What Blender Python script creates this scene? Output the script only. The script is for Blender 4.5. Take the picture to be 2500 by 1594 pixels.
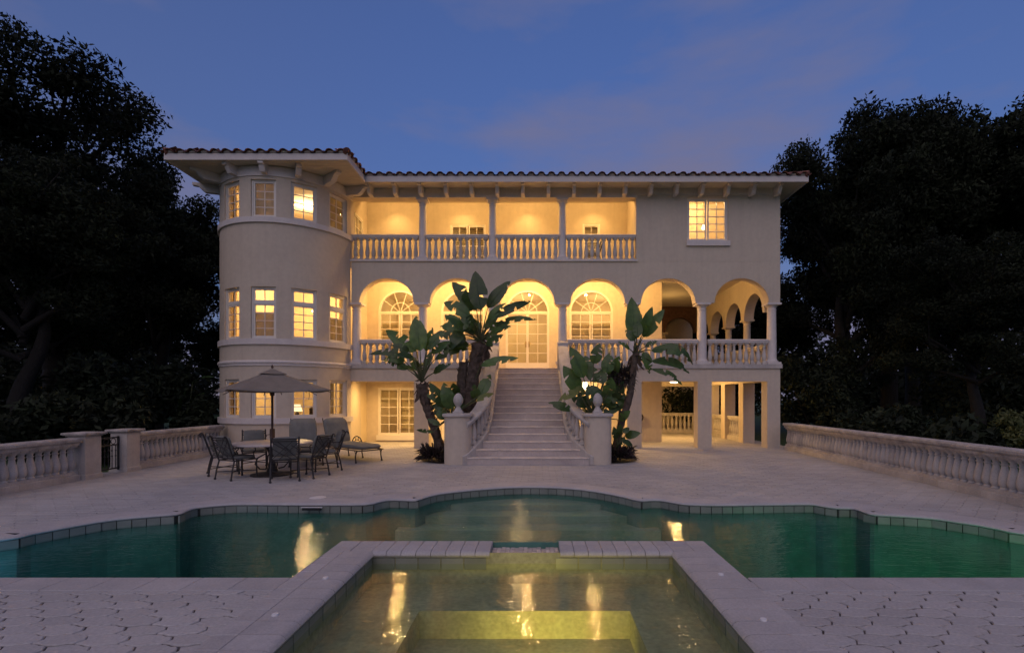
import bpy, math, random
import numpy as np
from mathutils import Vector, Matrix
from mathutils.geometry import tessellate_polygon
R = math.radians
PI = math.pi
rnd = random.Random(7)
sc = bpy.context.scene
col = sc.collection
for o in list(bpy.data.objects):
    bpy.data.objects.remove(o)

# ------------------------------------------------------------------ camera
F, HC, CY, VX, VY = 1197.0, 1.63, -16.0, 1310.0, 972.0
cam = bpy.data.cameras.new('camera')
cam.sensor_width = 36.0
cam.lens = F / 2500 * 36
cam.shift_x = -(VX - 1250) / 2500
cam.shift_y = (VY - 797) / 2500
cam.clip_start = 0.05
cam.clip_end = 2000
co = bpy.data.objects.new('camera', cam)
col.objects.link(co)
co.location = (0, CY, HC)
co.rotation_euler = (R(90), 0, 0)
sc.camera = co

# ------------------------------------------------------------------ dusk sky, afterglow, exposure
SUN_EL, SUN_AZ = 3.0, 194.0
world = bpy.data.worlds.new('World')
sc.world = world
world.use_nodes = True
wn, wl = world.node_tree.nodes, world.node_tree.links
wn.clear()
wo = wn.new('ShaderNodeOutputWorld')
bg = wn.new('ShaderNodeBackground')
sky = wn.new('ShaderNodeTexSky')
sky.sky_type = 'NISHITA'
sky.sun_disc = False
sky.sun_elevation = R(SUN_EL)
sky.sun_rotation = R(SUN_AZ)
sky.altitude = 0
sky.air_density = 1.2
sky.dust_density = 0.0
sky.ozone_density = 6.5
tc = wn.new('ShaderNodeTexCoord')
mp = wn.new('ShaderNodeMapping')
mp.inputs['Scale'].default_value = (1.0, 1.0, 3.2)
mp.inputs['Rotation'].default_value = (0.0, R(-14), 0.3)
nz = wn.new('ShaderNodeTexNoise')
nz.inputs['Scale'].default_value = 1.5
nz.inputs['Detail'].default_value = 7
nz.inputs['Roughness'].default_value = 0.55
rp = wn.new('ShaderNodeValToRGB')
rp.color_ramp.elements[0].position = 0.46
rp.color_ramp.elements[0].color = (0, 0, 0, 1)
rp.color_ramp.elements[1].position = 0.72
rp.color_ramp.elements[1].color = (1, 1, 1, 1)
cl = wn.new('ShaderNodeMixRGB')          # thin mauve cloud veil, thicker towards the horizon
cl.inputs['Color2'].default_value = (0.48, 0.47, 0.78, 1)
sx = wn.new('ShaderNodeSeparateXYZ')
veil = wn.new('ShaderNodeMapRange')
veil.inputs['From Min'].default_value = 0.05
veil.inputs['From Max'].default_value = 0.60
veil.inputs['To Min'].default_value = 0.64
veil.inputs['To Max'].default_value = 0.36
cadd = wn.new('ShaderNodeMath')
cadd.operation = 'MULTIPLY_ADD'
cadd.inputs[1].default_value = 0.7
cadd.use_clamp = True
wl.new(tc.outputs['Generated'], sx.inputs[0])
wl.new(sx.outputs['Z'], veil.inputs['Value'])
wl.new(veil.outputs['Result'], cadd.inputs[2])
wl.new(tc.outputs['Generated'], mp.inputs['Vector'])
wl.new(mp.outputs['Vector'], nz.inputs['Vector'])
wl.new(nz.outputs['Fac'], rp.inputs['Fac'])
wl.new(rp.outputs['Color'], cadd.inputs[0])
wl.new(cadd.outputs[0], cl.inputs['Fac'])
wl.new(sky.outputs['Color'], cl.inputs['Color1'])
wl.new(cl.outputs['Color'], bg.inputs['Color'])
wl.new(bg.outputs['Background'], wo.inputs['Surface'])
bg.inputs['Strength'].default_value = 0.15

sl = bpy.data.lights.new('afterglow_sun', 'SUN')
sl.energy = 0.335
sl.angle = R(70)
sl.color = (1.0, 0.76, 0.64)
so = bpy.data.objects.new('afterglow_sun', sl)
col.objects.link(so)
EL = 46
so.rotation_euler = (R(90 - EL), 0, R(-14))   # shines from behind the camera, high up

sc.view_settings.view_transform = 'Standard'
sc.view_settings.look = 'None'
sc.view_settings.exposure = 1.25
sc.view_settings.gamma = 1.0
sc.view_settings.use_curve_mapping = False
sc.render.engine = 'CYCLES'
sc.cycles.use_denoising = True
try:
    sc.cycles.denoiser = 'OPENIMAGEDENOISE'
    sc.cycles.denoising_input_passes = 'RGB_ALBEDO_NORMAL'
except Exception:
    pass
sc.cycles.max_bounces = 8
sc.cycles.diffuse_bounces = 4
sc.cycles.glossy_bounces = 3
sc.cycles.transmission_bounces = 4
sc.cycles.transparent_max_bounces = 20
sc.cycles.sample_clamp_indirect = 4.0
sc.cycles.use_light_tree = True
sc.cycles.use_adaptive_sampling = True
sc.cycles.adaptive_threshold = 0.02
sc.cycles.caustics_reflective = False
sc.cycles.caustics_refractive = False

# ------------------------------------------------------------------ helpers
def at(px, py, d):
    """photograph pixel (2500 wide) at camera depth d -> world point"""
    return Vector(((px - VX) * d / F, d + CY, HC + (VY - py) * d / F))
def gp(px, py, z=0.0):
    d = (HC - z) * F / (py - VY)
    return Vector(((px - VX) * d / F, d + CY, z))

class MB:
    def __init__(s):
        s.v = []; s.f = []
    def add(s, vs, fs):
        n = len(s.v)
        s.v += [tuple(v) for v in vs]
        s.f += [tuple(i + n for i in f) for f in fs]
        return s
    def box(s, x0, x1, y0, y1, z0, z1, bev=0.0):
        if bev <= 0:
            vs = [(x0,y0,z0),(x1,y0,z0),(x1,y1,z0),(x0,y1,z0),(x0,y0,z1),(x1,y0,z1),(x1,y1,z1),(x0,y1,z1)]
            return s.add(vs, [(3,2,1,0),(4,5,6,7),(0,1,5,4),(1,2,6,5),(2,3,7,6),(3,0,4,7)])
        b = bev
        rings = [(0.0, z0), (0.0, z1 - b), (b, z1)]
        vs = []
        for i, z in rings:
            vs += [(x0+i,y0+i,z),(x1-i,y0+i,z),(x1-i,y1-i,z),(x0+i,y1-i,z)]
        fs = [(3,2,1,0),(8,9,10,11)]
        for r in range(2):
            for k in range(4):
                a = r*4+k; c = r*4+(k+1)%4
                fs.append((a, c, c+4, a+4))
        return s.add(vs, fs)
    def prism(s, poly, axis, a, b):
        """extrude a 2D polygon; axis 'x': poly=(y,z); 'y': poly=(x,z); 'z': poly=(x,y)"""
        n = len(poly)
        def pt(p, t):
            return (t,p[0],p[1]) if axis=='x' else ((p[0],t,p[1]) if axis=='y' else (p[0],p[1],t))
        vs = [pt(p,a) for p in poly] + [pt(p,b) for p in poly]
        fs = [tuple(range(n-1,-1,-1)), tuple(range(n,2*n))]
        for i in range(n):
            j = (i+1)%n
            fs.append((i,j,n+j,n+i))
        return s.add(vs, fs)
    def lathe(s, prof, c=(0,0,0), n=12, cap=True):
        vs=[]; fs=[]
        for r,z in prof:
            for k in range(n):
                a = 2*PI*k/n
                vs.append((c[0]+r*math.cos(a), c[1]+r*math.sin(a), c[2]+z))
        for i in range(len(prof)-1):
            for k in range(n):
                k2=(k+1)%n
                fs.append((i*n+k, i*n+k2, (i+1)*n+k2, (i+1)*n+k))
        if cap:
            fs.append(tuple(range(n-1,-1,-1)))
            fs.append(tuple(range((len(prof)-1)*n, len(prof)*n)))
        return s.add(vs, fs)
    def tube(s, pts, rad, n=6, caps=True):
        pts=[Vector(p) for p in pts]
        if not hasattr(rad,'__len__'): rad=[rad]*len(pts)
        vs=[]; fs=[]
        t0=(pts[1]-pts[0]).normalized()
        u=t0.orthogonal().normalized()
        for i,p in enumerate(pts):
            if i==0: t=t0
            elif i==len(pts)-1: t=(pts[i]-pts[i-1]).normalized()
            else: t=((pts[i+1]-pts[i]).normalized()+(pts[i]-pts[i-1]).normalized()).normalized()
            u=(u-t*u.dot(t))
            u = u.normalized() if u.length>1e-6 else t.orthogonal().normalized()
            w=t.cross(u)
            for k in range(n):
                a=2*PI*k/n
                vs.append(p+(u*math.cos(a)+w*math.sin(a))*rad[i])
        for i in range(len(pts)-1):
            for k in range(n):
                k2=(k+1)%n
                fs.append((i*n+k,i*n+k2,(i+1)*n+k2,(i+1)*n+k))
        if caps:
            fs.append(tuple(range(n-1,-1,-1)))
            fs.append(tuple(range((len(pts)-1)*n,len(pts)*n)))
        return s.add(vs,fs)
    def arch(s, x0, x1, zs, rx, ry, zt, y0, y1, n=20, axis='x'):
        """wall panel x0..x1 above an arched opening centred in it: springing zs, radii rx, ry, top zt"""
        c=(x0+x1)/2
        pts=[(c-rx*math.cos(PI*i/n), zs+ry*math.sin(PI*i/n)) for i in range(n+1)]
        def q(x,y,z): return (x,y,z) if axis=='x' else (y,x,z)
        for i in range(n):
            (xa,za),(xb,zb)=pts[i],pts[i+1]
            vs=[q(xa,y0,za),q(xb,y0,zb),q(xb,y0,zt),q(xa,y0,zt),q(xa,y1,za),q(xb,y1,zb),q(xb,y1,zt),q(xa,y1,zt)]
            s.add(vs,[(0,1,2,3),(5,4,7,6),(1,0,4,5),(3,2,6,7)])
        if axis=='x':
            if pts[0][0]-x0>1e-4: s.box(x0,pts[0][0],y0,y1,zs,zt); s.box(pts[-1][0],x1,y0,y1,zs,zt)
        else:
            if pts[0][0]-x0>1e-4: s.box(y0,y1,x0,pts[0][0],zs,zt); s.box(y0,y1,pts[-1][0],x1,zs,zt)
        return s
    def mesh(s, name, smooth=None):
        me=bpy.data.meshes.new(name)
        me.from_pydata([tuple(v) for v in s.v],[],s.f)
        if smooth is not None:
            me.shade_smooth() if smooth<=0 else None
            if smooth>0:
                me.shade_smooth()
                try: me.set_sharp_from_angle(angle=R(smooth))
                except Exception: pass
        me.update()
        return me
    def build(s, name, mat, parent=None, smooth=None, label=None, kind=None):
        return place(name, s.mesh(name,smooth), mat, parent, label=label, kind=kind)

ORG={}
def place(name, me, mat=None, parent=None, loc=(0,0,0), rz=0.0, scale=None, label=None, kind=None, rot=None):
    o=bpy.data.objects.new(name, me)
    if mat is not None and len(me.materials)==0: me.materials.append(mat)
    col.objects.link(o)
    o.location=loc
    if rot is not None: o.rotation_euler=rot
    elif rz: o.rotation_euler=(0,0,rz)
    if scale is not None: o.scale=scale
    if parent is not None:
        o.parent=parent
        if parent.name in ORG:
            o.matrix_parent_inverse=Matrix.Translation(ORG[parent.name]).inverted()
    if label: o['label']=label
    if kind: o['kind']=kind
    return o
def tag(o,label,cat,group=None):
    o['label']=label; o['category']=cat
    if group: o['group']=group
    return o
def thing(name,label,cat,loc=(0,0,0),group=None,worldgeo=True):
    """an Empty at the base of a thing; with worldgeo its parts are written in world coordinates"""
    o=bpy.data.objects.new(name,None)
    col.objects.link(o)
    o.location=loc
    o.empty_display_size=0.2
    if worldgeo: ORG[o.name]=Vector(loc)
    return tag(o,label,cat,group)
def copy_tree(o,parent=None):
    c=o.copy(); col.objects.link(c)
    if parent is not None: c.parent=parent
    for ch in o.children: copy_tree(ch,c)
    return c
def lamp(name,kind,loc,power,color,radius=0.05,spot=None,blend=0.5,rot=None):
    l=bpy.data.lights.new(name,kind); l.energy=power; l.color=color
    l.shadow_soft_size=radius
    if spot: l.spot_size=R(spot); l.spot_blend=blend
    o=bpy.data.objects.new(name,l); col.objects.link(o); o.location=loc
    if rot: o.rotation_euler=rot
    return o
WARM=(1.0,0.59,0.19)
WARM2=(1.0,0.68,0.32)

# ------------------------------------------------------------------ materials
def mat(name,c,rough=0.65,island=0.0,streak=0.0,noise=None,c2=None,bump=None,metal=0.0,rand=0.0,spec=0.4,fine=None,transl=None):
    m=bpy.data.materials.new(name); m.use_nodes=True
    n,l=m.node_tree.nodes,m.node_tree.links
    b=n['Principled BSDF']
    b.inputs['Roughness'].default_value=rough
    b.inputs['Metallic'].default_value=metal
    b.inputs['Specular IOR Level'].default_value=spec
    geo=n.new('ShaderNodeNewGeometry')
    out=None
    rgb=n.new('ShaderNodeRGB'); rgb.outputs[0].default_value=(*c,1); out=rgb.outputs[0]
    if noise:
        t=n.new('ShaderNodeTexNoise'); t.inputs['Scale'].default_value=noise; t.inputs['Detail'].default_value=6
        t.inputs['Roughness'].default_value=0.6
        l.new(geo.outputs['Position'],t.inputs['Vector'])
        r=n.new('ShaderNodeValToRGB'); r.color_ramp.elements[0].position=0.36; r.color_ramp.elements[1].position=0.66
        l.new(t.outputs['Fac'],r.inputs['Fac'])
        mx=n.new('ShaderNodeMixRGB'); mx.inputs['Color2'].default_value=(*(c2 or tuple(x*0.75 for x in c)),1)
        l.new(r.outputs['Color'],mx.inputs['Fac']); l.new(out,mx.inputs['Color1']); out=mx.outputs[0]
    if fine:
        t=n.new('ShaderNodeTexNoise'); t.inputs['Scale'].default_value=fine[0]; t.inputs['Detail'].default_value=4
        l.new(geo.outputs['Position'],t.inputs['Vector'])
        r=n.new('ShaderNodeMapRange'); r.inputs['From Min'].default_value=0.3; r.inputs['From Max'].default_value=0.7
        r.inputs['To Min'].default_value=1-fine[1]; r.inputs['To Max'].default_value=1+fine[1]
        l.new(t.outputs['Fac'],r.inputs['Value'])
        hs=n.new('ShaderNodeHueSaturation'); l.new(out,hs.inputs['Color']); l.new(r.outputs['Result'],hs.inputs['Value']); out=hs.outputs[0]
    if rand:
        oi=n.new('ShaderNodeObjectInfo')
        r=n.new('ShaderNodeMapRange'); r.inputs['To Min'].default_value=1-rand; r.inputs['To Max'].default_value=1+rand
        l.new(oi.outputs['Random'],r.inputs['Value'])
        hs=n.new('ShaderNodeHueSaturation'); l.new(out,hs.inputs['Color']); l.new(r.outputs['Result'],hs.inputs['Value']); out=hs.outputs[0]
    if island:
        r=n.new('ShaderNodeMapRange'); r.inputs['To Min'].default_value=1-island; r.inputs['To Max'].default_value=1+island
        l.new(geo.outputs['Random Per Island'],r.inputs['Value'])
        hs=n.new('ShaderNodeHueSaturation'); l.new(out,hs.inputs['Color']); l.new(r.outputs['Result'],hs.inputs['Value']); out=hs.outputs[0]
    if streak:     # rain streaks: noise drawn out along z
        sm=n.new('ShaderNodeMapping'); sm.inputs['Scale'].default_value=(3.5,3.5,0.22)
        t=n.new('ShaderNodeTexNoise'); t.inputs['Scale'].default_value=1.6; t.inputs['Detail'].default_value=8; t.inputs['Roughness'].default_value=0.7
        l.new(geo.outputs['Position'],sm.inputs['Vector']); l.new(sm.outputs[0],t.inputs['Vector'])
        r=n.new('ShaderNodeMapRange'); r.inputs['From Min'].default_value=0.48; r.inputs['From Max'].default_value=0.78
        r.inputs['To Min'].default_value=1.0; r.inputs['To Max'].default_value=1-streak
        l.new(t.outputs['Fac'],r.inputs['Value'])
        hs=n.new('ShaderNodeHueSaturation'); l.new(out,hs.inputs['Color']); l.new(r.outputs['Result'],hs.inputs['Value']); out=hs.outputs[0]
    l.new(out,b.inputs['Base Color'])
    if bump:
        t=n.new('ShaderNodeTexNoise'); t.inputs['Scale'].default_value=bump[0]; t.inputs['Detail'].default_value=5
        l.new(geo.outputs['Position'],t.inputs['Vector'])
        bp=n.new('ShaderNodeBump'); bp.inputs['Strength'].default_value=bump[1]; bp.inputs['Distance'].default_value=bump[2] if len(bump)>2 else 0.01
        l.new(t.outputs['Fac'],bp.inputs['Height']); l.new(bp.outputs['Normal'],b.inputs['Normal'])
    if transl:
        tr=n.new('ShaderNodeBsdfTranslucent'); l.new(out,tr.inputs['Color'])
        ms=n.new('ShaderNodeMixShader'); ms.inputs[0].default_value=transl
        l.new(b.outputs[0],ms.inputs[1]); l.new(tr.outputs[0],ms.inputs[2])
        l.new(ms.outputs[0],n['Material Output'].inputs['Surface'])
    return m
def emit(name,c,s):
    m=bpy.data.materials.new(name); m.use_nodes=True
    n,l=m.node_tree.nodes,m.node_tree.links
    n.remove(n['Principled BSDF'])
    e=n.new('ShaderNodeEmission'); e.inputs['Color'].default_value=(*c,1); e.inputs['Strength'].default_value=s
    l.new(e.outputs[0],n['Material Output'].inputs['Surface'])
    return m
def glassy(name,tint,ior,rough,bumps=None,dist=0.02):
    """clear sheet: tinted transparency with Fresnel reflection, optional ripples"""
    m=bpy.data.materials.new(name); m.use_nodes=True
    n,l=m.node_tree.nodes,m.node_tree.links
    n.remove(n['Principled BSDF'])
    tr=n.new('ShaderNodeBsdfTransparent'); tr.inputs['Color'].default_value=(*tint,1)
    gl=n.new('ShaderNodeBsdfGlossy'); gl.inputs['Roughness'].default_value=rough
    fr=n.new('ShaderNodeFresnel'); fr.inputs['IOR'].default_value=ior
    mx=n.new('ShaderNodeMixShader')
    gb=n.new('ShaderNodeNewGeometry'); mu=n.new('ShaderNodeMath'); mu.operation='SUBTRACT'; mu.use_clamp=True
    l.new(fr.outputs[0],mu.inputs[0]); l.new(gb.outputs['Backfacing'],mu.inputs[1])   # reflect on the outer face only
    l.new(mu.outputs[0],mx.inputs[0]); l.new(tr.outputs[0],mx.inputs[1]); l.new(gl.outputs[0],mx.inputs[2])
    l.new(mx.outputs[0],n['Material Output'].inputs['Surface'])
    if bumps:
        geo=n.new('ShaderNodeNewGeometry'); last=None
        for scale,strength in bumps:
            mpn=n.new('ShaderNodeMapping'); mpn.inputs['Scale'].default_value=(scale,scale*2.6,scale)
            t=n.new('ShaderNodeTexNoise'); t.inputs['Scale'].default_value=1.0; t.inputs['Detail'].default_value=3
            l.new(geo.outputs['Position'],mpn.inputs['Vector']); l.new(mpn.outputs[0],t.inputs['Vector'])
            bp=n.new('ShaderNodeBump'); bp.inputs['Strength'].default_value=strength; bp.inputs['Distance'].default_value=dist
            l.new(t.outputs['Fac'],bp.inputs['Height'])
            if last: l.new(last,bp.inputs['Normal'])
            last=bp.outputs['Normal']
        l.new(last,gl.inputs['Normal']); l.new(last,fr.inputs['Normal'])
    return m
M={}
M['stucco']=mat('cream_stucco',(0.63,0.54,0.43),0.85,noise=1.1,c2=(0.585,0.495,0.395),bump=(45,0.35,0.012),fine=(9,0.04),streak=0.10)
M['trim']=mat('painted_trim',(0.70,0.64,0.60),0.6,noise=3.0,c2=(0.64,0.58,0.55),fine=(20,0.04))
M['soffit']=mat('painted_soffit',(0.68,0.60,0.48),0.7,noise=2.0,c2=(0.60,0.53,0.43))
M['frame']=mat('white_window_frame',(0.74,0.69,0.62),0.45,spec=0.5)
M['inside']=mat('interior_plaster',(0.72,0.60,0.42),0.9,noise=1.0,c2=(0.66,0.54,0.37))
M['floorin']=mat('interior_floor',(0.30,0.20,0.12),0.5,noise=2)
M['stone']=mat('cast_stone',(0.57,0.525,0.48),0.85,streak=0.25,noise=3.0,c2=(0.46,0.415,0.38),bump=(40,0.3,0.01),fine=(60,0.10),rand=0.07)
M['oldstone']=mat('weathered_stone_rail',(0.53,0.48,0.44),0.9,noise=4.5,c2=(0.30,0.265,0.245),bump=(30,0.4,0.01),fine=(50,0.15),rand=0.05)
M['tile']=mat('clay_roof_tile',(0.24,0.10,0.065),0.8,noise=5,c2=(0.13,0.055,0.045),bump=(30,0.3,0.01),rand=0.25)
M['mortar']=mat('eave_mortar',(0.55,0.48,0.43),0.9,noise=6)
M['step']=mat('limestone_step',(0.54,0.465,0.42),0.75,noise=2.2,c2=(0.44,0.37,0.34),fine=(30,0.10),rand=0.05)
M['nosing']=mat('limestone_nosing',(0.70,0.62,0.56),0.7,noise=4,fine=(30,0.06))
M['paver']=mat('concrete_paver',(0.46,0.435,0.42),0.88,island=0.08,noise=0.6,c2=(0.40,0.375,0.365),bump=(70,0.35,0.008),fine=(45,0.12),rand=0.06)
M['bed']=mat('paver_joint_sand',(0.16,0.135,0.12),0.95,noise=8,c2=(0.06,0.05,0.045))
M['coping']=mat('cast_coping',(0.47,0.44,0.43),0.8,noise=2.5,c2=(0.40,0.375,0.37),bump=(50,0.3,0.008),fine=(60,0.10),rand=0.05)
M['wtile']=mat('waterline_tile',(0.25,0.255,0.225),0.35,noise=3,c2=(0.19,0.20,0.175),rand=0.10)
M['grout']=mat('dark_grout',(0.05,0.05,0.045),0.9)
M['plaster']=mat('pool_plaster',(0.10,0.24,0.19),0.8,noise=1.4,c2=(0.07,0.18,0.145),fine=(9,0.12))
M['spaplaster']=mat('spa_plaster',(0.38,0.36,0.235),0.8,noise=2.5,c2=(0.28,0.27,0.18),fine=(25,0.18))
M['glass']=glassy('window_glass',(0.93,0.93,0.90),1.45,0.01)
M['water']=glassy('pool_water',(0.66,0.86,0.79),1.33,0.015,[(1.3,0.12),(3.4,0.40),(9.0,0.26)],0.02)
M['swater']=glassy('spa_water',(0.80,0.89,0.79),1.33,0.015,[(1.6,0.08),(4.5,0.26),(13.0,0.12)],0.02)
M['iron']=mat('bronze_iron',(0.055,0.05,0.048),0.45,metal=0.3,noise=20,c2=(0.03,0.028,0.028),spec=0.5)
M['cushion']=mat('grey_cushion',(0.215,0.215,0.195),0.95,noise=6,c2=(0.17,0.17,0.155),bump=(180,0.3,0.004))
M['canopy']=mat('taupe_canvas',(0.27,0.235,0.20),0.9,noise=5,c2=(0.23,0.20,0.17),bump=(120,0.2,0.004),transl=0.12)
M['wood']=mat('umbrella_wood',(0.10,0.055,0.04),0.6,noise=12)
M['tabletop']=mat('stone_tabletop',(0.64,0.57,0.55),0.4,noise=5,c2=(0.56,0.49,0.47))
M['leaf']=mat('paddle_leaf',(0.070,0.130,0.028),0.36,noise=6,c2=(0.042,0.080,0.020),rand=0.4,spec=0.5,transl=0.15)
M['yleaf']=mat('yellow_paddle_leaf',(0.18,0.20,0.05),0.5,noise=8,c2=(0.12,0.15,0.04),transl=0.2)
M['dleaf']=mat('dry_leaf',(0.10,0.065,0.045),0.9,noise=9)
M['stalk']=mat('leaf_stalk',(0.10,0.11,0.05),0.6,noise=7)
M['bark']=mat('fibrous_trunk',(0.13,0.095,0.075),0.95,noise=9,c2=(0.06,0.045,0.035),bump=(35,0.8,0.03))
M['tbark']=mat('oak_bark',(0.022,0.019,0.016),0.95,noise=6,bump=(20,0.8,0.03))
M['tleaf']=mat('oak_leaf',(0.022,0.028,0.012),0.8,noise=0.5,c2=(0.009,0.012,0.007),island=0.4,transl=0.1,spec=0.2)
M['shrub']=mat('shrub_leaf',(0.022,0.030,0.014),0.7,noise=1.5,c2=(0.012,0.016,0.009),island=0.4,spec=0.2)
M['yshrub']=mat('variegated_leaf',(0.15,0.155,0.055),0.6,noise=5,c2=(0.06,0.08,0.03),spec=0.3)
M['purple']=mat('purple_spiky_leaf',(0.045,0.025,0.03),0.5,noise=6,c2=(0.03,0.03,0.02))
M['grass']=mat('lawn_grass',(0.045,0.085,0.022),0.9,noise=3,c2=(0.03,0.055,0.018),fine=(40,0.3))
M['soil']=mat('planting_soil',(0.05,0.038,0.03),0.95,noise=10)
M['brick']=mat('brown_brick',(0.16,0.085,0.065),0.9,noise=12,c2=(0.10,0.055,0.045))
M['white']=mat('white_plastic',(0.72,0.70,0.70),0.4)
M['black']=mat('black_rubber',(0.02,0.02,0.02),0.6)
M['brass']=mat('brass_handle',(0.45,0.30,0.12),0.35,metal=0.9)
M['glow']=emit('lit_lamp_glass',(1.0,0.78,0.44),4.5)
M['glowsoft']=emit('lit_lamp_shade',(1.0,0.74,0.42),0.8)
M['blind']=mat('louvre_blind',(0.34,0.30,0.17),0.7)
M['shade']=mat('linen_shade',(0.70,0.60,0.42),0.9,noise=3,transl=0.4)
M['dark']=mat('dark_furniture',(0.06,0.045,0.035),0.6,noise=6)
M['spill']=mat('spillway_stone',(0.66,0.56,0.48),0.6,noise=30,c2=(0.50,0.41,0.35),rand=0.2)
M['shelf']=mat('shallow_step_plaster',(0.33,0.36,0.29),0.8,noise=2,c2=(0.25,0.29,0.23),fine=(20,0.1))
# ------------------------------------------------------------------ ground, patio, pool
PX0,PX1,PY0,PY1=-9.55,8.3,-17.5,9.5
g=MB()
S=420
g.box(-S,PX0,-S,S,-0.30,-0.02); g.box(PX1,S,-S,S,-0.30,-0.02); g.box(PX0,PX1,PY1,S,-0.30,-0.02); g.box(PX0,PX1,-S,PY0,-0.30,-0.02)
g.build('lawn',M['grass'],kind='structure')

# pool outline, far edge from left to right (world XY), traced as a plan
far_px=[(0,1313.2),(75,1299),(149.5,1285.2),(261.6,1266.5),(360,1257),(429.8,1251.6),(450,1245),(474.7,1236.6),(530,1230.5),(590.5,1227.3),(691,1228),(800,1228.5),(893,1227.5),(930,1220),(953.2,1216.8),(985,1217),(1013,1218),(1040,1210),(1069,1203),(1120,1196.5),(1173.8,1191.8),(1235,1187.5),(1297,1186.2),(1350,1187.2),(1398,1190),(1450,1196),(1491.4,1203),(1530,1211),(1564.3,1218.7),(1590,1217.5),(1614.8,1217.9),(1645,1223),(1682,1228),(1750,1229.5),(1824,1229),(1900,1228),(1977.5,1227.3),(2010,1232),(2044.8,1236.6),(2070,1237),(2089.6,1238.5),(2112,1246),(2134.5,1252.3),(2200,1256),(2272.8,1261),(2330,1269),(2384.9,1276.6),(2440,1287),(2500,1298.3)]
far=[gp(x,y) for x,y in far_px]
far=[Vector((p.x,p.y)) for p in far]
far=[Vector((-7.6,-11.2)),Vector((-7.1,-10.75))]+far+[Vector((6.7,-10.35)),Vector((7.3,-10.8)),Vector((7.5,-11.2))]
def catmull(p,m=4):
    out=[]
    for i in range(len(p)-1):
        a,b,c,d=p[max(i-1,0)],p[i],p[i+1],p[min(i+2,len(p)-1)]
        for k in range(m):
            t=k/m
            out.append(0.5*((2*b)+(c-a)*t+(2*a-5*b+4*c-d)*t*t+(3*b-a-3*c+d)*t**3))
    out.append(p[-1].copy())
    return out
far=catmull(far,3)
NEAR=-11.55
SX0,SX1,SY=-1.753,1.457,-10.78        # spa inside edges
OX0,OX1,OY=-2.23,1.916,-10.40         # spa outside edges
SPY0=-15.2
pool=far+[Vector((7.5,NEAR)),Vector((OX1,NEAR)),Vector((OX1,OY)),Vector((OX0,OY)),Vector((OX0,NEAR)),Vector((-7.6,NEAR))]
spa=[Vector((SX0,SY)),Vector((SX1,SY)),Vector((SX1,SPY0)),Vector((SX0,SPY0))]
def sheet(name,polys,z,m,kind=None,parent=None):
    pl=[[Vector((p[0],p[1],0)) for p in q] for q in polys]
    flat=[p for q in pl for p in q]
    tris=tessellate_polygon(pl)
    mb=MB(); vs=[(p.x,p.y,z) for p in flat]; fs=[]
    for t in tris:
        a,b,c=[flat[i] for i in t]
        fs.append(tuple(t) if (b-a).cross(c-a).z>0 else tuple(reversed(t)))
    mb.add(vs,fs)
    return mb.build(name,m,parent,kind=kind)
rect=[Vector((PX0,PY0)),Vector((PX1,PY0)),Vector((PX1,PY1)),Vector((PX0,PY1))]
# ground bed under the pavers keeps clear of the coping strip between pool and spa
hole=far+[Vector((7.5,NEAR)),Vector((OX1,NEAR)),Vector((OX1,SPY0)),Vector((OX0,SPY0)),Vector((OX0,NEAR)),Vector((-7.6,NEAR))]
patio=sheet('patio',[rect,hole],-0.012,M['bed'],kind='structure')
def inside(p,poly):
    c=False; n=len(poly); j=n-1
    for i in range(n):
        a,b=poly[i],poly[j]
        if (a.y>p.y)!=(b.y>p.y) and p.x<(b.x-a.x)*(p.y-a.y)/(b.y-a.y)+a.x: c=not c
        j=i
    return c
fa=np.array([(p.x,p.y) for p in far])
def fdist(p):
    return float(np.sqrt(((fa-np.array((p.x,p.y)))**2).sum(1)).min())
# waisted zig-zag pavers laid in running bond
PW,PH=0.29,0.14
def paver_poly(gap,k=0.028,a=0.014):
    w,h=PW/2,PH/2; g=gap
    return [(-w+g,-h+a+g),(-w/2-0.02,-h+a*0.6+g),(-w/2+0.03,-h-a+g),(w/2-0.03,-h-a+g),(w/2+0.02,-h+a*0.6+g),(w-g,-h+a+g),(w+k-g,0),
            (w-g,h-a-g),(w/2+0.02,h-a*0.6-g),(w/2-0.03,h+a-g),(-w/2+0.03,h+a-g),(-w/2-0.02,h-a*0.6-g),(-w+g,h-a-g),(-w+k+g,0)]
def paver_geo():
    vs=[]; fs=[]
    for g_,z in ((0.0045,-0.018),(0.0045,-0.006),(0.010,0.0)):
        vs+=[(x,y,z) for x,y in paver_poly(g_)]
    n=14
    for r in range(2):
        for k in range(n):
            k2=(k+1)%n
            fs.append((r*n+k,r*n+k2,r*n+n+k2,r*n+n+k))
    c=len(vs); vs.append((0,0,0))
    for k in range(n): fs.append((2*n+k,2*n+(k+1)%n,c))
    return vs,fs
pv,pf=paver_geo()
pme=MB().add(pv,pf).mesh('paver')
pme.materials.append(M['paver'])
near_list=[]; rest=[]
row=0; y=PY0+0.2
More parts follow.
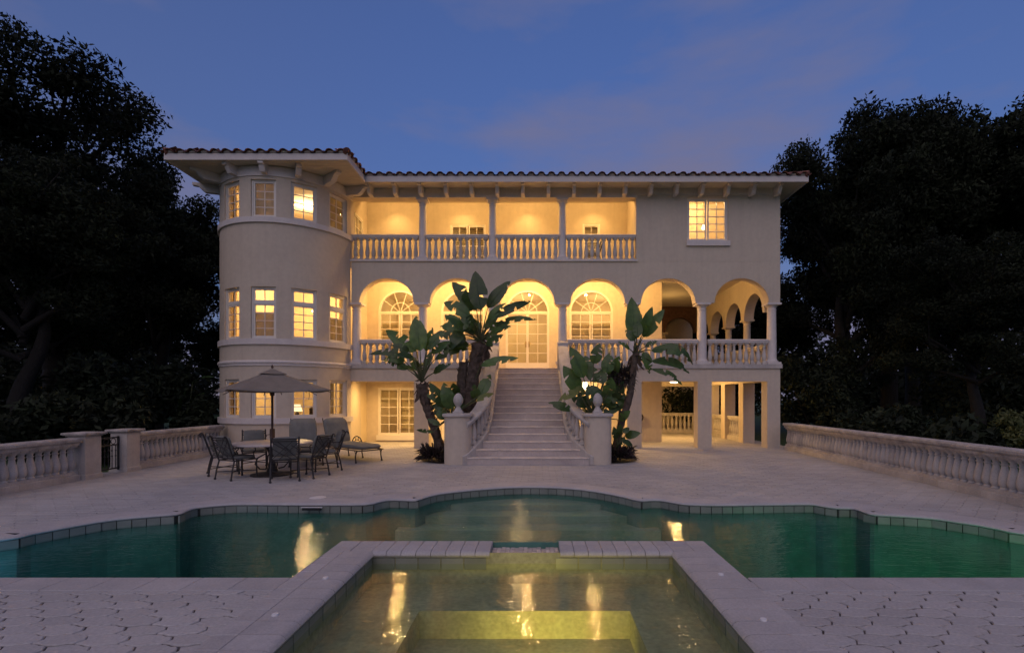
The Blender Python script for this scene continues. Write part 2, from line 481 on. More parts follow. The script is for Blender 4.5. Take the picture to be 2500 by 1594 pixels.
while y<PY1:
    x=PX0-0.2+(PW/2 if row%2 else 0)
    while x<PX1+0.1:
        p=Vector((x,y)); ok=True
        if x<-9.3 and y<2 : ok = x>-9.6
        if inside(p,pool) or fdist(p)<0.22: ok=False
        if p.y<NEAR and p.y>NEAR-0.235 and (p.x<OX0 or p.x>OX1): ok=False
        if OX0+0.10<p.x<OX1-0.10 and p.y<OY+0.05: ok=False
        if OX0-0.3<p.x<OX1+0.3 and NEAR-0.1<p.y<OY+0.1: ok=False
        if p.y<-13.6: ok=False
        if ok:
            d=p.y-CY
            vis=abs(p.x*F/d-0)<1420 and (1594-VY)>(HC*F/d)-30
            if p.y<NEAR and vis and p.y>-13.3: near_list.append(p)
            elif p.y>NEAR: rest.append(p)
        x+=PW
    y+=PH; row+=1
near_list.sort(key=lambda q:q.y)
for p in near_list[:300]:
    place('paver',pme,None,patio,(p.x+rnd.uniform(-.002,.002),p.y+rnd.uniform(-.002,.002),rnd.uniform(-.004,.001)),rot=(rnd.uniform(-.012,.012),rnd.uniform(-.012,.012),rnd.uniform(-.02,.02)),scale=(rnd.uniform(.97,1.0),rnd.uniform(.95,1.0),1))
rest+=near_list[300:]
V=np.array(pv); nv=len(pv)
offs=np.array([(p.x+rnd.uniform(-.003,.003),p.y+rnd.uniform(-.003,.003),rnd.uniform(-.003,.0015)) for p in rest])
allv=(V[None]+offs[:,None]).reshape(-1,3)
allf=[tuple(i+nv*k for i in f) for k in range(len(rest)) for f in pf]
me=bpy.data.meshes.new('paving'); me.from_pydata(allv.tolist(),[],allf); me.update()
place('paving',me,M['paver'],patio,kind='stuff')

# basins
def wallstrip(mb,pts,z0,z1,closed=True):
    n=len(pts); vs=[(p[0],p[1],z0) for p in pts]+[(p[0],p[1],z1) for p in pts]; fs=[]
    for i in range(n if closed else n-1):
        j=(i+1)%n
        fs.append((i,j,n+j,n+i))
    mb.add(vs,fs)
WZ,SWZ=-0.135,-0.128
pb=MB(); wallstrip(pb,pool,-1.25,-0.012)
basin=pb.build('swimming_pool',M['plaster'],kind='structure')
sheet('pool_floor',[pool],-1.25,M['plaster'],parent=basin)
# broad entry steps in the rear bay
bay=[p for p in far if -2.3<p.x<1.97 and p.y>-9.2]
for k,(yf,z) in enumerate(((-7.45,-0.23),(-7.85,-0.33),(-8.25,-0.46),(-8.65,-0.62),(-9.10,-0.80))):
    q=[p for p in bay if p.y>yf]
    if len(q)<3: continue
    poly=[Vector((q[0].x,yf))]+q+[Vector((q[-1].x,yf))]
    mb=MB(); mb.prism([(p.x,p.y) for p in poly],'z',-1.24,z)
    mb.build('pool_step',M['shelf'],basin)
water=sheet('pool_water',[pool],WZ,M['water'],kind='structure')
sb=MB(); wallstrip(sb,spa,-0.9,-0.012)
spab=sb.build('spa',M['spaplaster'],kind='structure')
# bench with a deeper well
BZ,WX0,WX1,WY=-0.34,-1.09,0.865,-11.45
mb=MB()
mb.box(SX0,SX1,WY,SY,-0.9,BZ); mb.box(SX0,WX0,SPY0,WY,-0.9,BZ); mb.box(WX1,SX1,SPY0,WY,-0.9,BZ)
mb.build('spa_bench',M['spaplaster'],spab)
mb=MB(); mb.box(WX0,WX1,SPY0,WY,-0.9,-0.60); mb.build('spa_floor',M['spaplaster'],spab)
sheet('spa_water',[spa],SWZ,M['swater'],kind='structure')

# far coping: a continuous rounded band following the outline
def normals(pts):
    out=[]
    for i in range(len(pts)):
        a=pts[max(i-1,0)]; b=pts[min(i+1,len(pts)-1)]
        t=(b-a).normalized(); out.append(Vector((-t.y,t.x)))
    return out
nr=normals(far)
prof=[(0.36,-0.01),(0.35,0.006),(0.04,0.008),(0.0,0.003),(-0.02,-0.008),(-0.028,-0.022),(-0.02,-0.038),(0.0,-0.042)]
vs=[];fs=[]
for p,n_ in zip(far,nr):
    for o_,z in prof: vs.append((p.x+n_.x*o_,p.y+n_.y*o_,z))
m_=len(prof)
for i in range(len(far)-1):
    for k in range(m_-1): fs.append((i*m_+k,i*m_+k+1,(i+1)*m_+k+1,(i+1)*m_+k))
MB().add(vs,fs).build('coping',M['coping'],basin,smooth=40)
# waterline tiles along the far wall
tme=MB().box(-0.076,0.076,-0.022,0.0,-0.105,-0.0,0.0).mesh('waterline_tile'); tme.materials.append(M['wtile'])
seg=[(far[i+1]-far[i]).length for i in range(len(far)-1)]
tot=sum(seg); s_=0.08; acc=0; i=0
while s_<tot:
    while acc+seg[i]<s_: acc+=seg[i]; i+=1
    t=(s_-acc)/seg[i]; p=far[i].lerp(far[i+1],t); d_=far[i+1]-far[i]
    if abs(p.x)<7:
        place('waterline_tile',tme,None,basin,(p.x,p.y,-0.045),math.atan2(d_.y,d_.x))
    s_+=0.163
gb=MB()
for a,b in zip(far[:-1],far[1:]):
    n_=Vector((-(b-a).y,(b-a).x)).normalized()*-0.003
    gb.add([(a.x+n_.x,a.y+n_.y,-0.16),(b.x+n_.x,b.y+n_.y,-0.16),(b.x+n_.x,b.y+n_.y,-0.04),(a.x+n_.x,a.y+n_.y,-0.04)],[(0,1,2,3)])
gb.build('tile_grout',M['grout'],basin)
# spa wall between spa and pool and its coping stones
mb=MB()
mb.box(OX0,SX0-0.001,NEAR,OY,-1.24,-0.07); mb.box(SX1+0.001,OX1,NEAR,OY,-1.24,-0.07)
GX0,GX1=-0.496,0.249
mb.box(SX0,GX0,SY+0.001,OY-0.001,-1.24,-0.07); mb.box(GX1,SX1,SY+0.001,OY-0.001,-1.24,-0.07)
mb.box(OX0,SX0-0.001,SPY0,NEAR-0.001,-1.24,-0.071); mb.box(SX1+0.001,OX1,SPY0,NEAR-0.001,-1.24,-0.071)
mb.box(GX0,GX1,SY+0.002,OY-0.002,-1.24,-0.135)
mb.build('spa_wall',M['plaster'],spab)
def bull(w,length,over=0.03,h=0.065):
    """coping stone: length along +y, bullnose edge at x=0 overhanging to -over"""
    g_=0.003
    p=[(w-g_,-h),(w-g_,-0.004),(w-0.008,0.004),(0.03,0.004),(0.005,-0.002),(-0.018,-0.014),(-over,-0.034),(-0.020,-0.056),(0.0,-h)]
    m=MB(); m.prism([(a,b) for a,b in p],'y',g_,length-g_)
    return m
cl_=0.205
st=bull(0.30,cl_).mesh('coping_stone',35); st.materials.append(M['coping'])
def plain(w,l,h=0.065):
    return MB().box(0.002,w-0.002,0.0025,l-0.0025,-h,0.004,0.006)
stp=plain(0.177,cl_).mesh('coping_stone'); stp.materials.append(M['coping'])
y=SY
k=0
while y>-14.6:
    # left side: bullnose faces +x
    place('coping_stone',st,None,spab,(SX0,y,0.002),rot=(0,0,PI))
    place('coping_stone',stp,None,spab,(OX0,y-cl_,0.0))
    place('coping_stone',st,None,spab,(SX1,y-cl_,0.002))
    place('coping_stone',stp,None,spab,(SX1+0.30-0.018,y-cl_,0.0),scale=(0.94,1,1))
    y-=cl_
# rear corners and rear runs (bullnose faces the spa, -y)
cst=plain(0.24,0.19).mesh('coping_stone'); cst.materials.append(M['coping'])
for x in (OX0,OX0+0.24,SX1,SX1+0.225):
    for yy in (SY,SY+0.19): place('coping_stone',cst,None,spab,(x,yy,0.0),scale=(0.94 if x>0 else 0.99,1,1))
stb=bull(0.22,0.155).mesh('coping_stone',35); stb.materials.append(M['coping'])
stq=plain(0.16,0.155).mesh('coping_stone'); stq.materials.append(M['coping'])
def run(xa,xb):
    n_=max(1,round((xb-xa)/0.155)); w_=(xb-xa)/n_
    for k in range(n_):
        place('coping_stone',stb,None,spab,(xa+(k+1)*w_,SY,0.002),rot=(0,0,PI/2),scale=(1,w_/0.155,1))
        place('coping_stone',stq,None,spab,(xa+(k+1)*w_,SY+0.22,0.0),rot=(0,0,PI/2),scale=(1,w_/0.155,1))
run(SX0,GX0); run(GX1,SX1)
# spillway: small stone strips set on edge
for k in range(15):
    for j in range(5):
        if rnd.random()<0.98:
            w_=(GX1-GX0)/15
            mb=MB().box(0,w_-0.0015,0,0.071,-0.02,0.012+rnd.uniform(-.008,.008),0.004) if (k==0 and j==0) else None
            if mb: spm=mb.mesh('spillway_stone'); spm.materials.append(M['spill'])
            place('spillway_stone',spm,None,spab,(GX0+k*w_,SY+0.01+j*0.072,-0.070+rnd.uniform(-.006,.004)),rnd.uniform(-.08,.08))
MB().box(GX0+0.002,GX1-0.002,SY+0.004,OY-0.004,-0.134,-0.084).build('spillway_bed',M['spill'],spab)
# spa waterline tiles
t2=MB().box(-0.115,0.115,-0.010,0,-0.12,0).mesh('waterline_tile'); t2.materials.append(M['wtile'])
x=SX0+0.13
while x<SX1-0.08:
    if not (GX0-0.05<x<GX1+0.05): place('waterline_tile',t2,None,spab,(x,SY-0.002,-0.067))
    x+=0.243
y=SY-0.13
while y>-14:
    place('waterline_tile',t2,None,spab,(SX0+0.002,y,-0.067),PI/2)
    place('waterline_tile',t2,None,spab,(SX1-0.002,y,-0.067),-PI/2)
    y-=0.243
# near coping along the straight edge
c3=plain(0.40,0.30).mesh('coping_stone'); c3.materials.append(M['coping'])
x=OX0-0.40
while x>-7.6: place('coping_stone',c3,None,basin,(x,NEAR-0.29,0.0)); x-=0.40
x=OX1
while x<7.5: place('coping_stone',c3,None,basin,(x,NEAR-0.29,0.0)); x+=0.40
# skimmer mouth
mb=MB(); mb.box(-0.14,0.14,-0.03,0.02,-0.085,-0.045); sk=mb.build('skimmer_mouth',M['black'],basin); q=gp(762,1231); sk.location=(q.x,q.y-0.005,0)
mb=MB(); mb.box(-0.16,0.16,-0.022,0.0,-0.048,-0.036); sk=mb.build('skimmer_lip',M['white'],basin); sk.location=(q.x,q.y-0.006,0)
def disc(name,label,cat,px,py,r,h,m,group=None):
    q=gp(px,py); mb=MB(); mb.lathe([(r,0),(r,h*0.6),(r*0.85,h),(r*0.3,h*1.05)],n=24)
    o=mb.build(name,m,None,smooth=40); o.location=(q.x,q.y,0.0045); tag(o,label,cat,group)
disc('skimmer_lid','pale round skimmer lid set in the paving beside the pool edge behind the table','lid',776,1215,0.13,0.006,M['white'])
gd='white disc caps on the spa coping'
disc('deck_cap','white disc cap on the left spa coping, the farther one from the camera','cap',795,1413,0.026,0.014,M['white'],gd)
disc('deck_cap','white disc cap on the left spa coping, the one nearer the camera','cap',672,1503,0.026,0.014,M['white'],gd)
disc('deck_cap','white disc cap on the right spa coping, the farther one from the camera','cap',1760,1404,0.026,0.014,M['white'],gd)
disc('deck_cap','white disc cap on the right spa coping, the one nearer the camera','cap',1864,1515,0.026,0.014,M['white'],gd)
# underwater lamps, standing free in the water; one spa point is added fill
lamp('spa_lamp_and_fill','SPOT',(0.12,-12.35,-0.50),24,(1.0,0.73,0.12),0.10,125,0.9,rot=(R(84),0,0))
lamp('spa_lamp_and_fill','POINT',(-0.05,-13.5,-0.30),1.2,(1.0,0.80,0.22),0.08)  # added fill point that broadens the spa glow, no fitting here
lamp('pool_light','POINT',(4.7,-11.1,-0.9),8.0,(0.05,1.0,0.35),0.06)
lamp('pool_light','POINT',(-6.0,-11.1,-0.5),5,(0.02,0.45,0.9),0.06)
# ------------------------------------------------------------------ mansion
H=thing('mansion','three storey cream stucco mansion with round tower, arcades and red tiled roof','mansion',(-1.0,4.0,0.0))
T=0.34
YB=2.4                 # rear wall of the loggias
F2,F3=2.61,6.09        # floor levels
CX=[-6.05,-3.75,-1.45,0.85,3.15,5.45,7.75]
XR=7.95
def wallx(mb,x0,x1,y0,y1,z0,z1,ops):
    ops=sorted(ops); x=x0
    for o in ops:
        a,b,c,d=o[:4]
        if a>x+1e-5: mb.box(x,a,y0,y1,z0,z1)
        if c>z0+1e-5: mb.box(a,b,y0,y1,z0,c)
        if len(o)>4: mb.arch(a,b,d,(b-a)/2,o[4],z1,y0,y1,n=24)
        elif d<z1-1e-5: mb.box(a,b,y0,y1,d,z1)
        x=b
    if x<x1-1e-5: mb.box(x,x1,y0,y1,z0,z1)
# --- front wall: ground piers, beam, arcade, upper wall
for x0,x1 in ((-4.0,-3.52),(-1.70,-1.25),(0.62,1.08),(2.96,3.43),(5.265,5.717),(7.53,XR)):
    MB().box(x0,x1,0.0,0.42,0.0,2.18).build('pier',M['stucco'],H)
MB().box(-6.10,XR,0.0,0.42,2.18,2.60).build('beam',M['stucco'],H)
mb=MB()
mb.box(-6.12,-1.30,-0.05,0.36,2.603,2.74); mb.box(0.74,XR+0.05,-0.05,0.36,2.603,2.74)
mb.build('ledge',M['stone'],H)
mb=MB()
for i in range(6):
    mb.arch(CX[i],CX[i+1] if i<5 else XR,4.74,0.885,0.80,6.085,0.0,T,n=28)
mb.build('arcade_wall',M['stucco'],H,smooth=30)
mb=MB()
wallx(mb,3.25,XR,0.0,T,6.15,8.50,[(4.92,6.25,6.76,8.16)])
mb.box(-6.12,3.25,0.0,T,8.17,8.50)
mb.box(-6.19,-6.07,0.02,T,6.15,8.17)
mb.build('wall',M['stucco'],H)
mb=MB(); mb.box(-6.10,3.29,-0.05,T+0.02,6.088,6.148); mb.build('ledge',M['trim'],H)
mb=MB(); mb.box(3.29,XR,0.0,T,6.088,6.149); mb.build('wall',M['stucco'],H)
mb=MB(); mb.box(-6.08,3.28,-0.03,-0.001,8.165,8.255); mb.box(-6.05,XR+0.02,-0.02,-0.001,8.256,8.47); mb.build('frieze',M['trim'],H)
# floors / ceilings of the loggias
mb=MB()
mb.box(-6.40,XR-0.01,0.362,7.6,2.46,F2-0.002); mb.box(-1.30,0.74,-0.02,0.362,2.46,F2-0.001)
mb.build('floor_slab',M['step'],H)
mb=MB(); mb.box(-6.40,XR-0.01,0.345,9.0,5.98,6.086); mb.build('floor_slab',M['soffit'],H)
mb=MB(); mb.box(-6.40,XR-0.01,0.35,9.0,8.95,9.0); mb.build('ceiling',M['soffit'],H)
# rear wall of the loggias with its window openings
WC=[-5.12,-2.76,-0.343,2.05]
mb=MB()
wallx(mb,-6.45,4.70,YB,YB+0.2,0.0,2.46,[(-5.95,-4.40,0.25,2.02),(-3.55,-2.0,0.25,2.02)])
mb.build('wall',M['stucco'],H)
mb=MB(); wallx(mb,-6.36,4.70,YB,YB+0.2,F2,5.98,[(c-0.82,c+0.82,(2.62 if k==2 else 3.05),4.86,0.82) for k,c in enumerate(WC)])
mb.build('wall',M['stucco'],H)
mb=MB(); wallx(mb,-6.36,XR-T,YB,YB+0.2,6.15,8.95,[(-3.24,-1.905,6.20,8.14),(1.73,2.38,6.85,8.16)])
mb.build('wall',M['stucco'],H)
# side walls of the loggias
MB().add([(-6.10,0.02,0),(-6.47,YB,0),(-6.47,YB,2.45),(-6.10,0.02,2.45),(-6.14,0.02,0),(-6.51,YB,0),(-6.51,YB,2.45),(-6.14,0.02,2.45)],[(0,1,2,3),(5,4,7,6),(4,0,3,7),(3,2,6,7)]).build('wall',M['stucco'],H)
MB().box(-6.38,-6.36,0.36,YB,F2,5.98).build('wall',M['stucco'],H)
MB().box(-6.38,-6.36,0.345,YB,6.15,8.95).build('wall',M['stucco'],H)
MB().box(3.40,3.60,0.345,YB,6.15,8.95).build('wall',M['stucco'],H)
# right wing: end wall of the rooms, side arcade, rear arcade
MB().box(4.50,4.70,YB+0.2,7.3,0.0,2.46).build('wall',M['stucco'],H)
MB().box(4.50,4.70,YB+0.2,7.3,F2,5.98).build('wall',M['stucco'],H)
YD=7.3
SB=[0.34,2.08,3.82,5.56,7.3]
for y in SB[1:4]: MB().box(7.53,XR,y-0.2,y+0.2,0.0,2.18).build('pier',M['stucco'],H)
MB().box(7.53,XR,YD-0.2,YD+0.2,0.0,2.18).build('pier',M['stucco'],H)
MB().box(4.6,4.95,YD-0.2,YD+0.2,0.0,2.18).build('pier',M['stucco'],H)
MB().box(7.53,XR,0.42,YD+0.2,2.18,2.455).build('beam',M['stucco'],H)
MB().box(4.6,7.53,YD-0.2,YD+0.2,2.18,2.455).build('beam',M['stucco'],H)
mb=MB()
for a,b in zip(SB[:-1],SB[1:]): mb.arch(a,b,4.50,(b-a)/2-0.13,0.78,5.975,XR-0.36,XR-0.002,n=20,axis='y')
mb.build('arcade_wall',M['stucco'],H,smooth=30)
mb=MB()
for a,b in ((4.7,6.05),(6.05,XR-0.36)): mb.arch(a,b,4.75,0.60 if a<5 else 0.70,0.72,5.975,YD,YD+0.3,n=20)
mb.build('arcade_wall',M['brick'],H,smooth=30)
MB().box(XR-T,XR-0.001,T,9.0,5.99,8.94).build('wall',M['stucco'],H)
MB().box(-10.0,XR,9.0,9.3,0.0,8.5).build('wall',M['stucco'],H)
MB().box(-10.05,-9.8,0.6,9.0,0.0,8.5).build('wall',M['stucco'],H)

# --- columns
def column_mesh(h,r,n=18):
    m=MB()
    m.box(-r*1.45,r*1.45,-r*1.45,r*1.45,0,0.07)
    m.lathe([(r*1.4,0.07),(r*1.42,0.10),(r*1.15,0.13),(r*1.08,0.16),(r,0.2),(r*1.0,h*0.4),(r*0.9,h-0.24),(r*0.98,h-0.23),(r*0.98,h-0.20),(r*0.9,h-0.19),(r*0.92,h-0.13),(r*1.25,h-0.09),(r*1.35,h-0.06)],n=n,cap=False)
    m.box(-r*1.5,r*1.5,-r*1.5,r*1.5,h-0.06,h)
    return m.mesh('column',40)
cm=column_mesh(4.74-2.741,0.15); cm.materials.append(M['trim'])
for i,x in enumerate(CX):
    y=0.17
    if i==0: x+=0.12
    place('column',cm,None,H,(x,y,2.741))
# columns at the stair head stand on the floor itself
cm3=column_mesh(8.166-6.149,0.125); cm3.materials.append(M['trim'])
for x in CX[1:4]: place('column',cm3,None,H,(x,0.16,6.149))
cms=column_mesh(4.50-F2,0.13); cms.materials.append(M['stucco'])
for y in SB[1:4]: place('column',cms,None,H,(XR-0.19,y,F2))
for x in (6.05,): place('column',cms,None,H,(x,YD+0.15,F2),scale=(1,1,(4.75-F2)/(4.5-F2)))

# --- balustrades of the loggias
def baluster_mesh(h,r,n=12):
    m=MB(); b=r*1.0
    m.box(-b,b,-b,b,0,h*0.09); m.box(-b*0.95,b*0.95,-b*0.95,b*0.95,h*0.93,h)
    m.lathe([(r*q,h*z) for q,z in ((0.80,.09),(0.86,.115),(0.66,.145),(0.62,.165),(0.75,.19),(0.92,.25),(1.0,.32),(0.97,.40),(0.82,.52),(0.62,.65),(0.52,.76),(0.66,.775),(0.68,.80),(0.52,.815),(0.56,.86),(0.80,.91),(0.84,.93))],n=n,cap=False)
    return m.mesh('baluster',45)
bm=baluster_mesh(0.70,0.075); bm.materials.append(M['stone'])
bm3=baluster_mesh(0.74,0.072); bm3.materials.append(M['stone'])
def balustrade(parent,p0,p1,z0,me,zr,rail=(0.10,0.12),spacing=0.196,rm=None,name='balustrade'):
    p0=Vector(p0); p1=Vector(p1); d=p1-p0; L=d.length; a=math.atan2(d.y,d.x)
    n=max(1,round(L/spacing)); s=L/n
    mb=MB(); w,h=rail
    mb.prism([(-w,-h),(w,-h),(w,-h*0.62),(w+0.022,-h*0.5),(w+0.022,-h*0.15),(w,0),(-w,0),(-w-0.022,-h*0.15),(-w-0.022,-h*0.5),(-w,-h*0.62)],'x',0,L)
    b=place(name,mb.mesh(name,None),rm or M['trim'],parent,(p0.x,p0.y,zr),a)
    for k in range(n):
        place('baluster',me,None,b,(s*(k+0.5),0,z0-zr))
    return b
zr2=2.741+0.70+0.12
segs=[(CX[0]+0.28,CX[1]-0.16),(CX[1]+0.16,CX[2]-0.15),(CX[3]+0.16,CX[4]-0.16),(CX[4]+0.16,CX[5]-0.16),(CX[5]+0.16,CX[6]-0.16)]
for a,b in segs: balustrade(H,(a,0.15),(b,0.15),2.741,bm,zr2)
zr3=6.149+0.74+0.10
for a,b in ((-6.06,CX[1]-0.125),(CX[1]+0.125,CX[2]-0.125),(CX[2]+0.125,CX[3]-0.125),(CX[3]+0.125,3.245)):
    balustrade(H,(a,0.14),(b,0.14),6.149,bm3,zr3,rail=(0.09,0.10))
# right wing balustrades (upper side, ground side and rear)
bw=baluster_mesh(0.66,0.075,10); bw.materials.append(M['stone'])
for a,b in zip(SB[:-1],SB[1:]): balustrade(H,(XR-0.19,a+0.16),(XR-0.19,b-0.16),F2+0.06,bw,F2+0.84,rm=M['stone'])
balustrade(H,(4.72,YD+0.15),(7.5,YD+0.15),F2+0.06,bw,F2+0.84,rm=M['stone'])
for a,b in ((2.28,3.62),(4.02,5.36),(5.76,7.10)):
    o=balustrade(H,(XR-0.2,a),(XR-0.2,b),0.16,bw,0.94,rm=M['stone'])
    MB().box(XR-0.32,XR-0.08,a,b,0.0,0.16).build('plinth',M['stone'],H)
balustrade(H,(4.95,YD),(7.53,YD),0.16,bw,0.94,rm=M['stone'])
MB().box(4.95,7.53,YD-0.12,YD+0.12,0.0,0.16).build('plinth',M['stone'],H)

# --- windows
pane_cache={}
def pane_mesh(w,h):
    k=(round(w,3),round(h,3))
    if k not in pane_cache:
        m=MB().box(-w/2,w/2,-0.003,0.003,-h/2,h/2).mesh('pane'); m.materials.append(M['glass']); pane_cache[k]=m
    return pane_cache[k]
def window(parent,loc,rz,w,h,lights,fan=0.0,name='window',fm=None,bars=True):
    """lights: list of (x0,x1,z0,z1,cols,rows) sashes; returns the frame object"""
    fm=fm or M['frame']
    e=0.045
    m=MB()
    m.box(-w/2,-w/2+e,-0.05,0.05,0,h); m.box(w/2-e,w/2,-0.05,0.05,0,h)
    m.box(-w/2+e,w/2-e,-0.05,0.05,h-e,h); m.box(-w/2+e,w/2-e,-0.05,0.05,0,e)
    s=0.042
    for x0,x1,z0,z1,c,r in lights:
        m.box(x0,x0+s,-0.032,0.032,z0,z1); m.box(x1-s,x1,-0.032,0.032,z0,z1)
        m.box(x0+s,x1-s,-0.032,0.032,z1-s,z1); m.box(x0+s,x1-s,-0.032,0.032,z0,z0+s)
    if fan:
        n=24; ro=fan; ri=fan-0.07
        for i in range(n):
            a,b=PI*i/n,PI*(i+1)/n
            q=[(rr*math.cos(t),y_,h+rr*math.sin(t)) for y_ in (-0.05,0.05) for rr,t in ((ro,a),(ro,b),(ri,b),(ri,a))]
            m.add(q,[(0,1,2,3),(7,6,5,4),(0,4,5,1),(2,6,7,3)])
    fr=place(name,m.mesh(name),fm,parent,loc,rz)
    g=MB(); bw_=0.011
    for x0,x1,z0,z1,c,r in lights:
        a0,a1,b0,b1=x0+s,x1-s,z0+s,z1-s
        for i in range(1,c):
            x=a0+(a1-a0)*i/c; g.box(x-bw_,x+bw_,-0.016,0.016,b0,b1)
        for j in range(1,r):
            z=b0+(b1-b0)*j/r; g.box(a0,a1,-0.0145,0.0145,z-bw_,z+bw_)
        pw,ph=(a1-a0)/c,(b1-b0)/r
        me=pane_mesh(pw-0.001,ph-0.001)
        for i in range(c):
            for j in range(r):
                place('pane',me,None,fr,(a0+pw*(i+.5),0,b0+ph*(j+.5)))
    if fan:
        ri=fan-0.07; rm=ri*0.48
        n=20
        for i in range(n):
            a,b=PI*i/n,PI*(i+1)/n
            q=[(rr*math.cos(t),y_,h+rr*math.sin(t)) for y_ in (-0.015,0.015) for rr,t in ((rm+0.012,a),(rm+0.012,b),(rm-0.012,b),(rm-0.012,a))]
            g.add(q,[(0,1,2,3),(7,6,5,4),(0,4,5,1),(2,6,7,3)])
        g.box(-ri,ri,-0.03,0.03,h+0.0,h+0.028)
        for i in range(1,5):
            t=PI*i/5; c_,s_=math.cos(t),math.sin(t); px_,pz_=-s_*0.011,c_*0.011
            r0,r1=0.05,ri
            q=[(r*c_+k*px_,y_,h+r*s_+k*pz_) for y_ in (-0.013,0.013) for r,k in ((r0,-1),(r1,-1),(r1,1),(r0,1))]
            g.add(q,[(0,1,2,3),(7,6,5,4),(0,4,5,1),(1,5,6,2),(2,6,7,3),(3,7,4,0)])
        n=20
        for i in range(5):
            a,b=PI*i/5,PI*(i+1)/5
            for r0,r1 in ((0.0,rm),(rm,ri)):
                m2=MB(); k=5
                ang=[a+(b-a)*t/k for t in range(k+1)]
                poly=[(r1*math.cos(t),h+r1*math.sin(t)) for t in ang]+([(r0*math.cos(t),h+r0*math.sin(t)) for t in reversed(ang)] if r0>0 else [(0,h)])
                m2.prism(poly,'y',-0.003,0.003)
                place('pane',m2.mesh('pane'),M['glass'],fr)
    if g.v: place('glazing_bars',g.mesh('glazing_bars'),fm,fr)
    return fr
def pair(w,z0,z1,c,r,e=0.045,mid=0.02):
    return [(-w/2+e,-mid,z0,z1,c,r),(mid,w/2-e,z0,z1,c,r)]
def single(w,z0,z1,c,r,e=0.045): return [(-w/2+e,w/2-e,z0,z1,c,r)]
e=0.045
YW=YB+0.06
for k,c in enumerate(WC):
    if k==2:
        h=4.86-2.62
        fr=window(H,(c,YW,2.62),0,1.64,h,pair(1.64,0.30,h-e,2,5,mid=0.003),fan=0.82,name='french_door')
        m=MB(); m.box(-0.77,-0.003,-0.03,0.03,0.045,0.30); m.box(0.003,0.77,-0.03,0.03,0.045,0.30); place('door_panel',m.mesh('door_panel'),M['frame'],fr)
        for s in (-1,1):
            m=MB(); m.box(s*0.06-0.02,s*0.06+0.02,-0.05,-0.032,0.92,1.14); m.tube([(s*0.06,-0.045,1.06),(s*0.06,-0.085,1.06),(s*0.13,-0.085,1.055)],0.009,6)
            place('door_handle',m.mesh('door_handle',40),M['brass'],fr)
    else:
        h=4.86-3.05
        window(H,(c,YW,3.05),0,1.64,h,pair(1.64,e,h-e,2,6),fan=0.82)
        MB().box(c-0.86,c+0.86,YB-0.05,YB-0.001,2.97,3.05).build('sill',M['frame'],H)
    m=MB(); m.arch(c-0.90,c+0.90,4.86,0.82,0.82,4.861,0,1) if False else None
# ground floor casement pairs
for a,b in ((-5.95,-4.40),(-3.55,-2.0)):
    w=b-a; window(H,((a+b)/2,YW,0.25),0,w,1.77,pair(w,e,1.77-e,2,5))
    MB().box(a-0.05,b+0.05,YB-0.06,YB-0.001,0.06,0.25).build('sill',M['frame'],H)
# upper loggia windows
window(H,(-2.5725,YW,6.20),0,1.335,1.94,pair(1.335,e,1.94-e,2,5))
window(H,(2.055,YW,6.85),0,0.65,1.31,single(0.65,e,1.31-e,2,4))
fr=window(H,(-6.33,1.35,6.2),PI/2,0.8,1.85,single(0.8,e,1.85-e,2,5))
# right wing window
window(H,(5.585,0.10,6.76),0,1.33,1.40,pair(1.33,e,1.40-e,2,5))
MB().box(4.88,6.30,-0.07,-0.001,6.59,6.757).build('sill',M['trim'],H)
MB().box(4.88,6.30,-0.001,0.30,6.757,6.7595).build('sill',M['trim'],H)

# --- round tower
TX,TY,TR,TI=-8.10,0.30,2.05,1.82
WA=[-27,4,35,66]
HW=math.degrees(0.36/TR)
def tp(r,th,z):
    t=R(th); return (TX+r*math.sin(t),TY-r*math.cos(t),z)
lv=[(0.0,2.62,1.05,2.19),(2.62,6.09,3.37,4.88),(6.09,8.45,6.90,8.0)]
zs=sorted(set([z for l in lv for z in l]))
ths=[-100.0]
for a in WA: ths+= [a-HW,a,a+HW]
ths+=[82.0]
full=[]
for a,b in zip(ths[:-1],ths[1:]):
    n=max(1,int((b-a)/4)); full+=[a+(b-a)*i/n for i in range(n)]
full.append(ths[-1])
def is_open(th,z):
    for a in WA:
        if abs(th-a)<HW-1e-3:
            for l in lv:
                if l[2]<z<l[3]: return True
    return False
tw=MB()
for i in range(len(full)-1):
    a,b=full[i],full[i+1]; tm=(a+b)/2
    for j in range(len(zs)-1):
        z0,z1=zs[j],zs[j+1]; zm=(z0+z1)/2
        if is_open(tm,zm): continue
        tw.add([tp(TR,a,z0),tp(TR,b,z0),tp(TR,b,z1),tp(TR,a,z1)],[(0,1,2,3)])
        tw.add([tp(TI,a,z0),tp(TI,b,z0),tp(TI,b,z1),tp(TI,a,z1)],[(3,2,1,0)])
        if i>0 and is_open((full[i-1]+a)/2,zm): tw.add([tp(TR,a,z0),tp(TI,a,z0),tp(TI,a,z1),tp(TR,a,z1)],[(3,2,1,0)])
        if i<len(full)-2 and is_open((full[i+2]+b)/2,zm): tw.add([tp(TR,b,z0),tp(TI,b,z0),tp(TI,b,z1),tp(TR,b,z1)],[(0,1,2,3)])
        if j>0 and is_open(tm,(zs[j-1]+z0)/2): tw.add([tp(TR,a,z0),tp(TR,b,z0),tp(TI,b,z0),tp(TI,a,z0)],[(0,1,2,3)])
        if j<len(zs)-2 and is_open(tm,(zs[j+2]+z1)/2): tw.add([tp(TR,a,z1),tp(TR,b,z1),tp(TI,b,z1),tp(TI,a,z1)],[(3,2,1,0)])
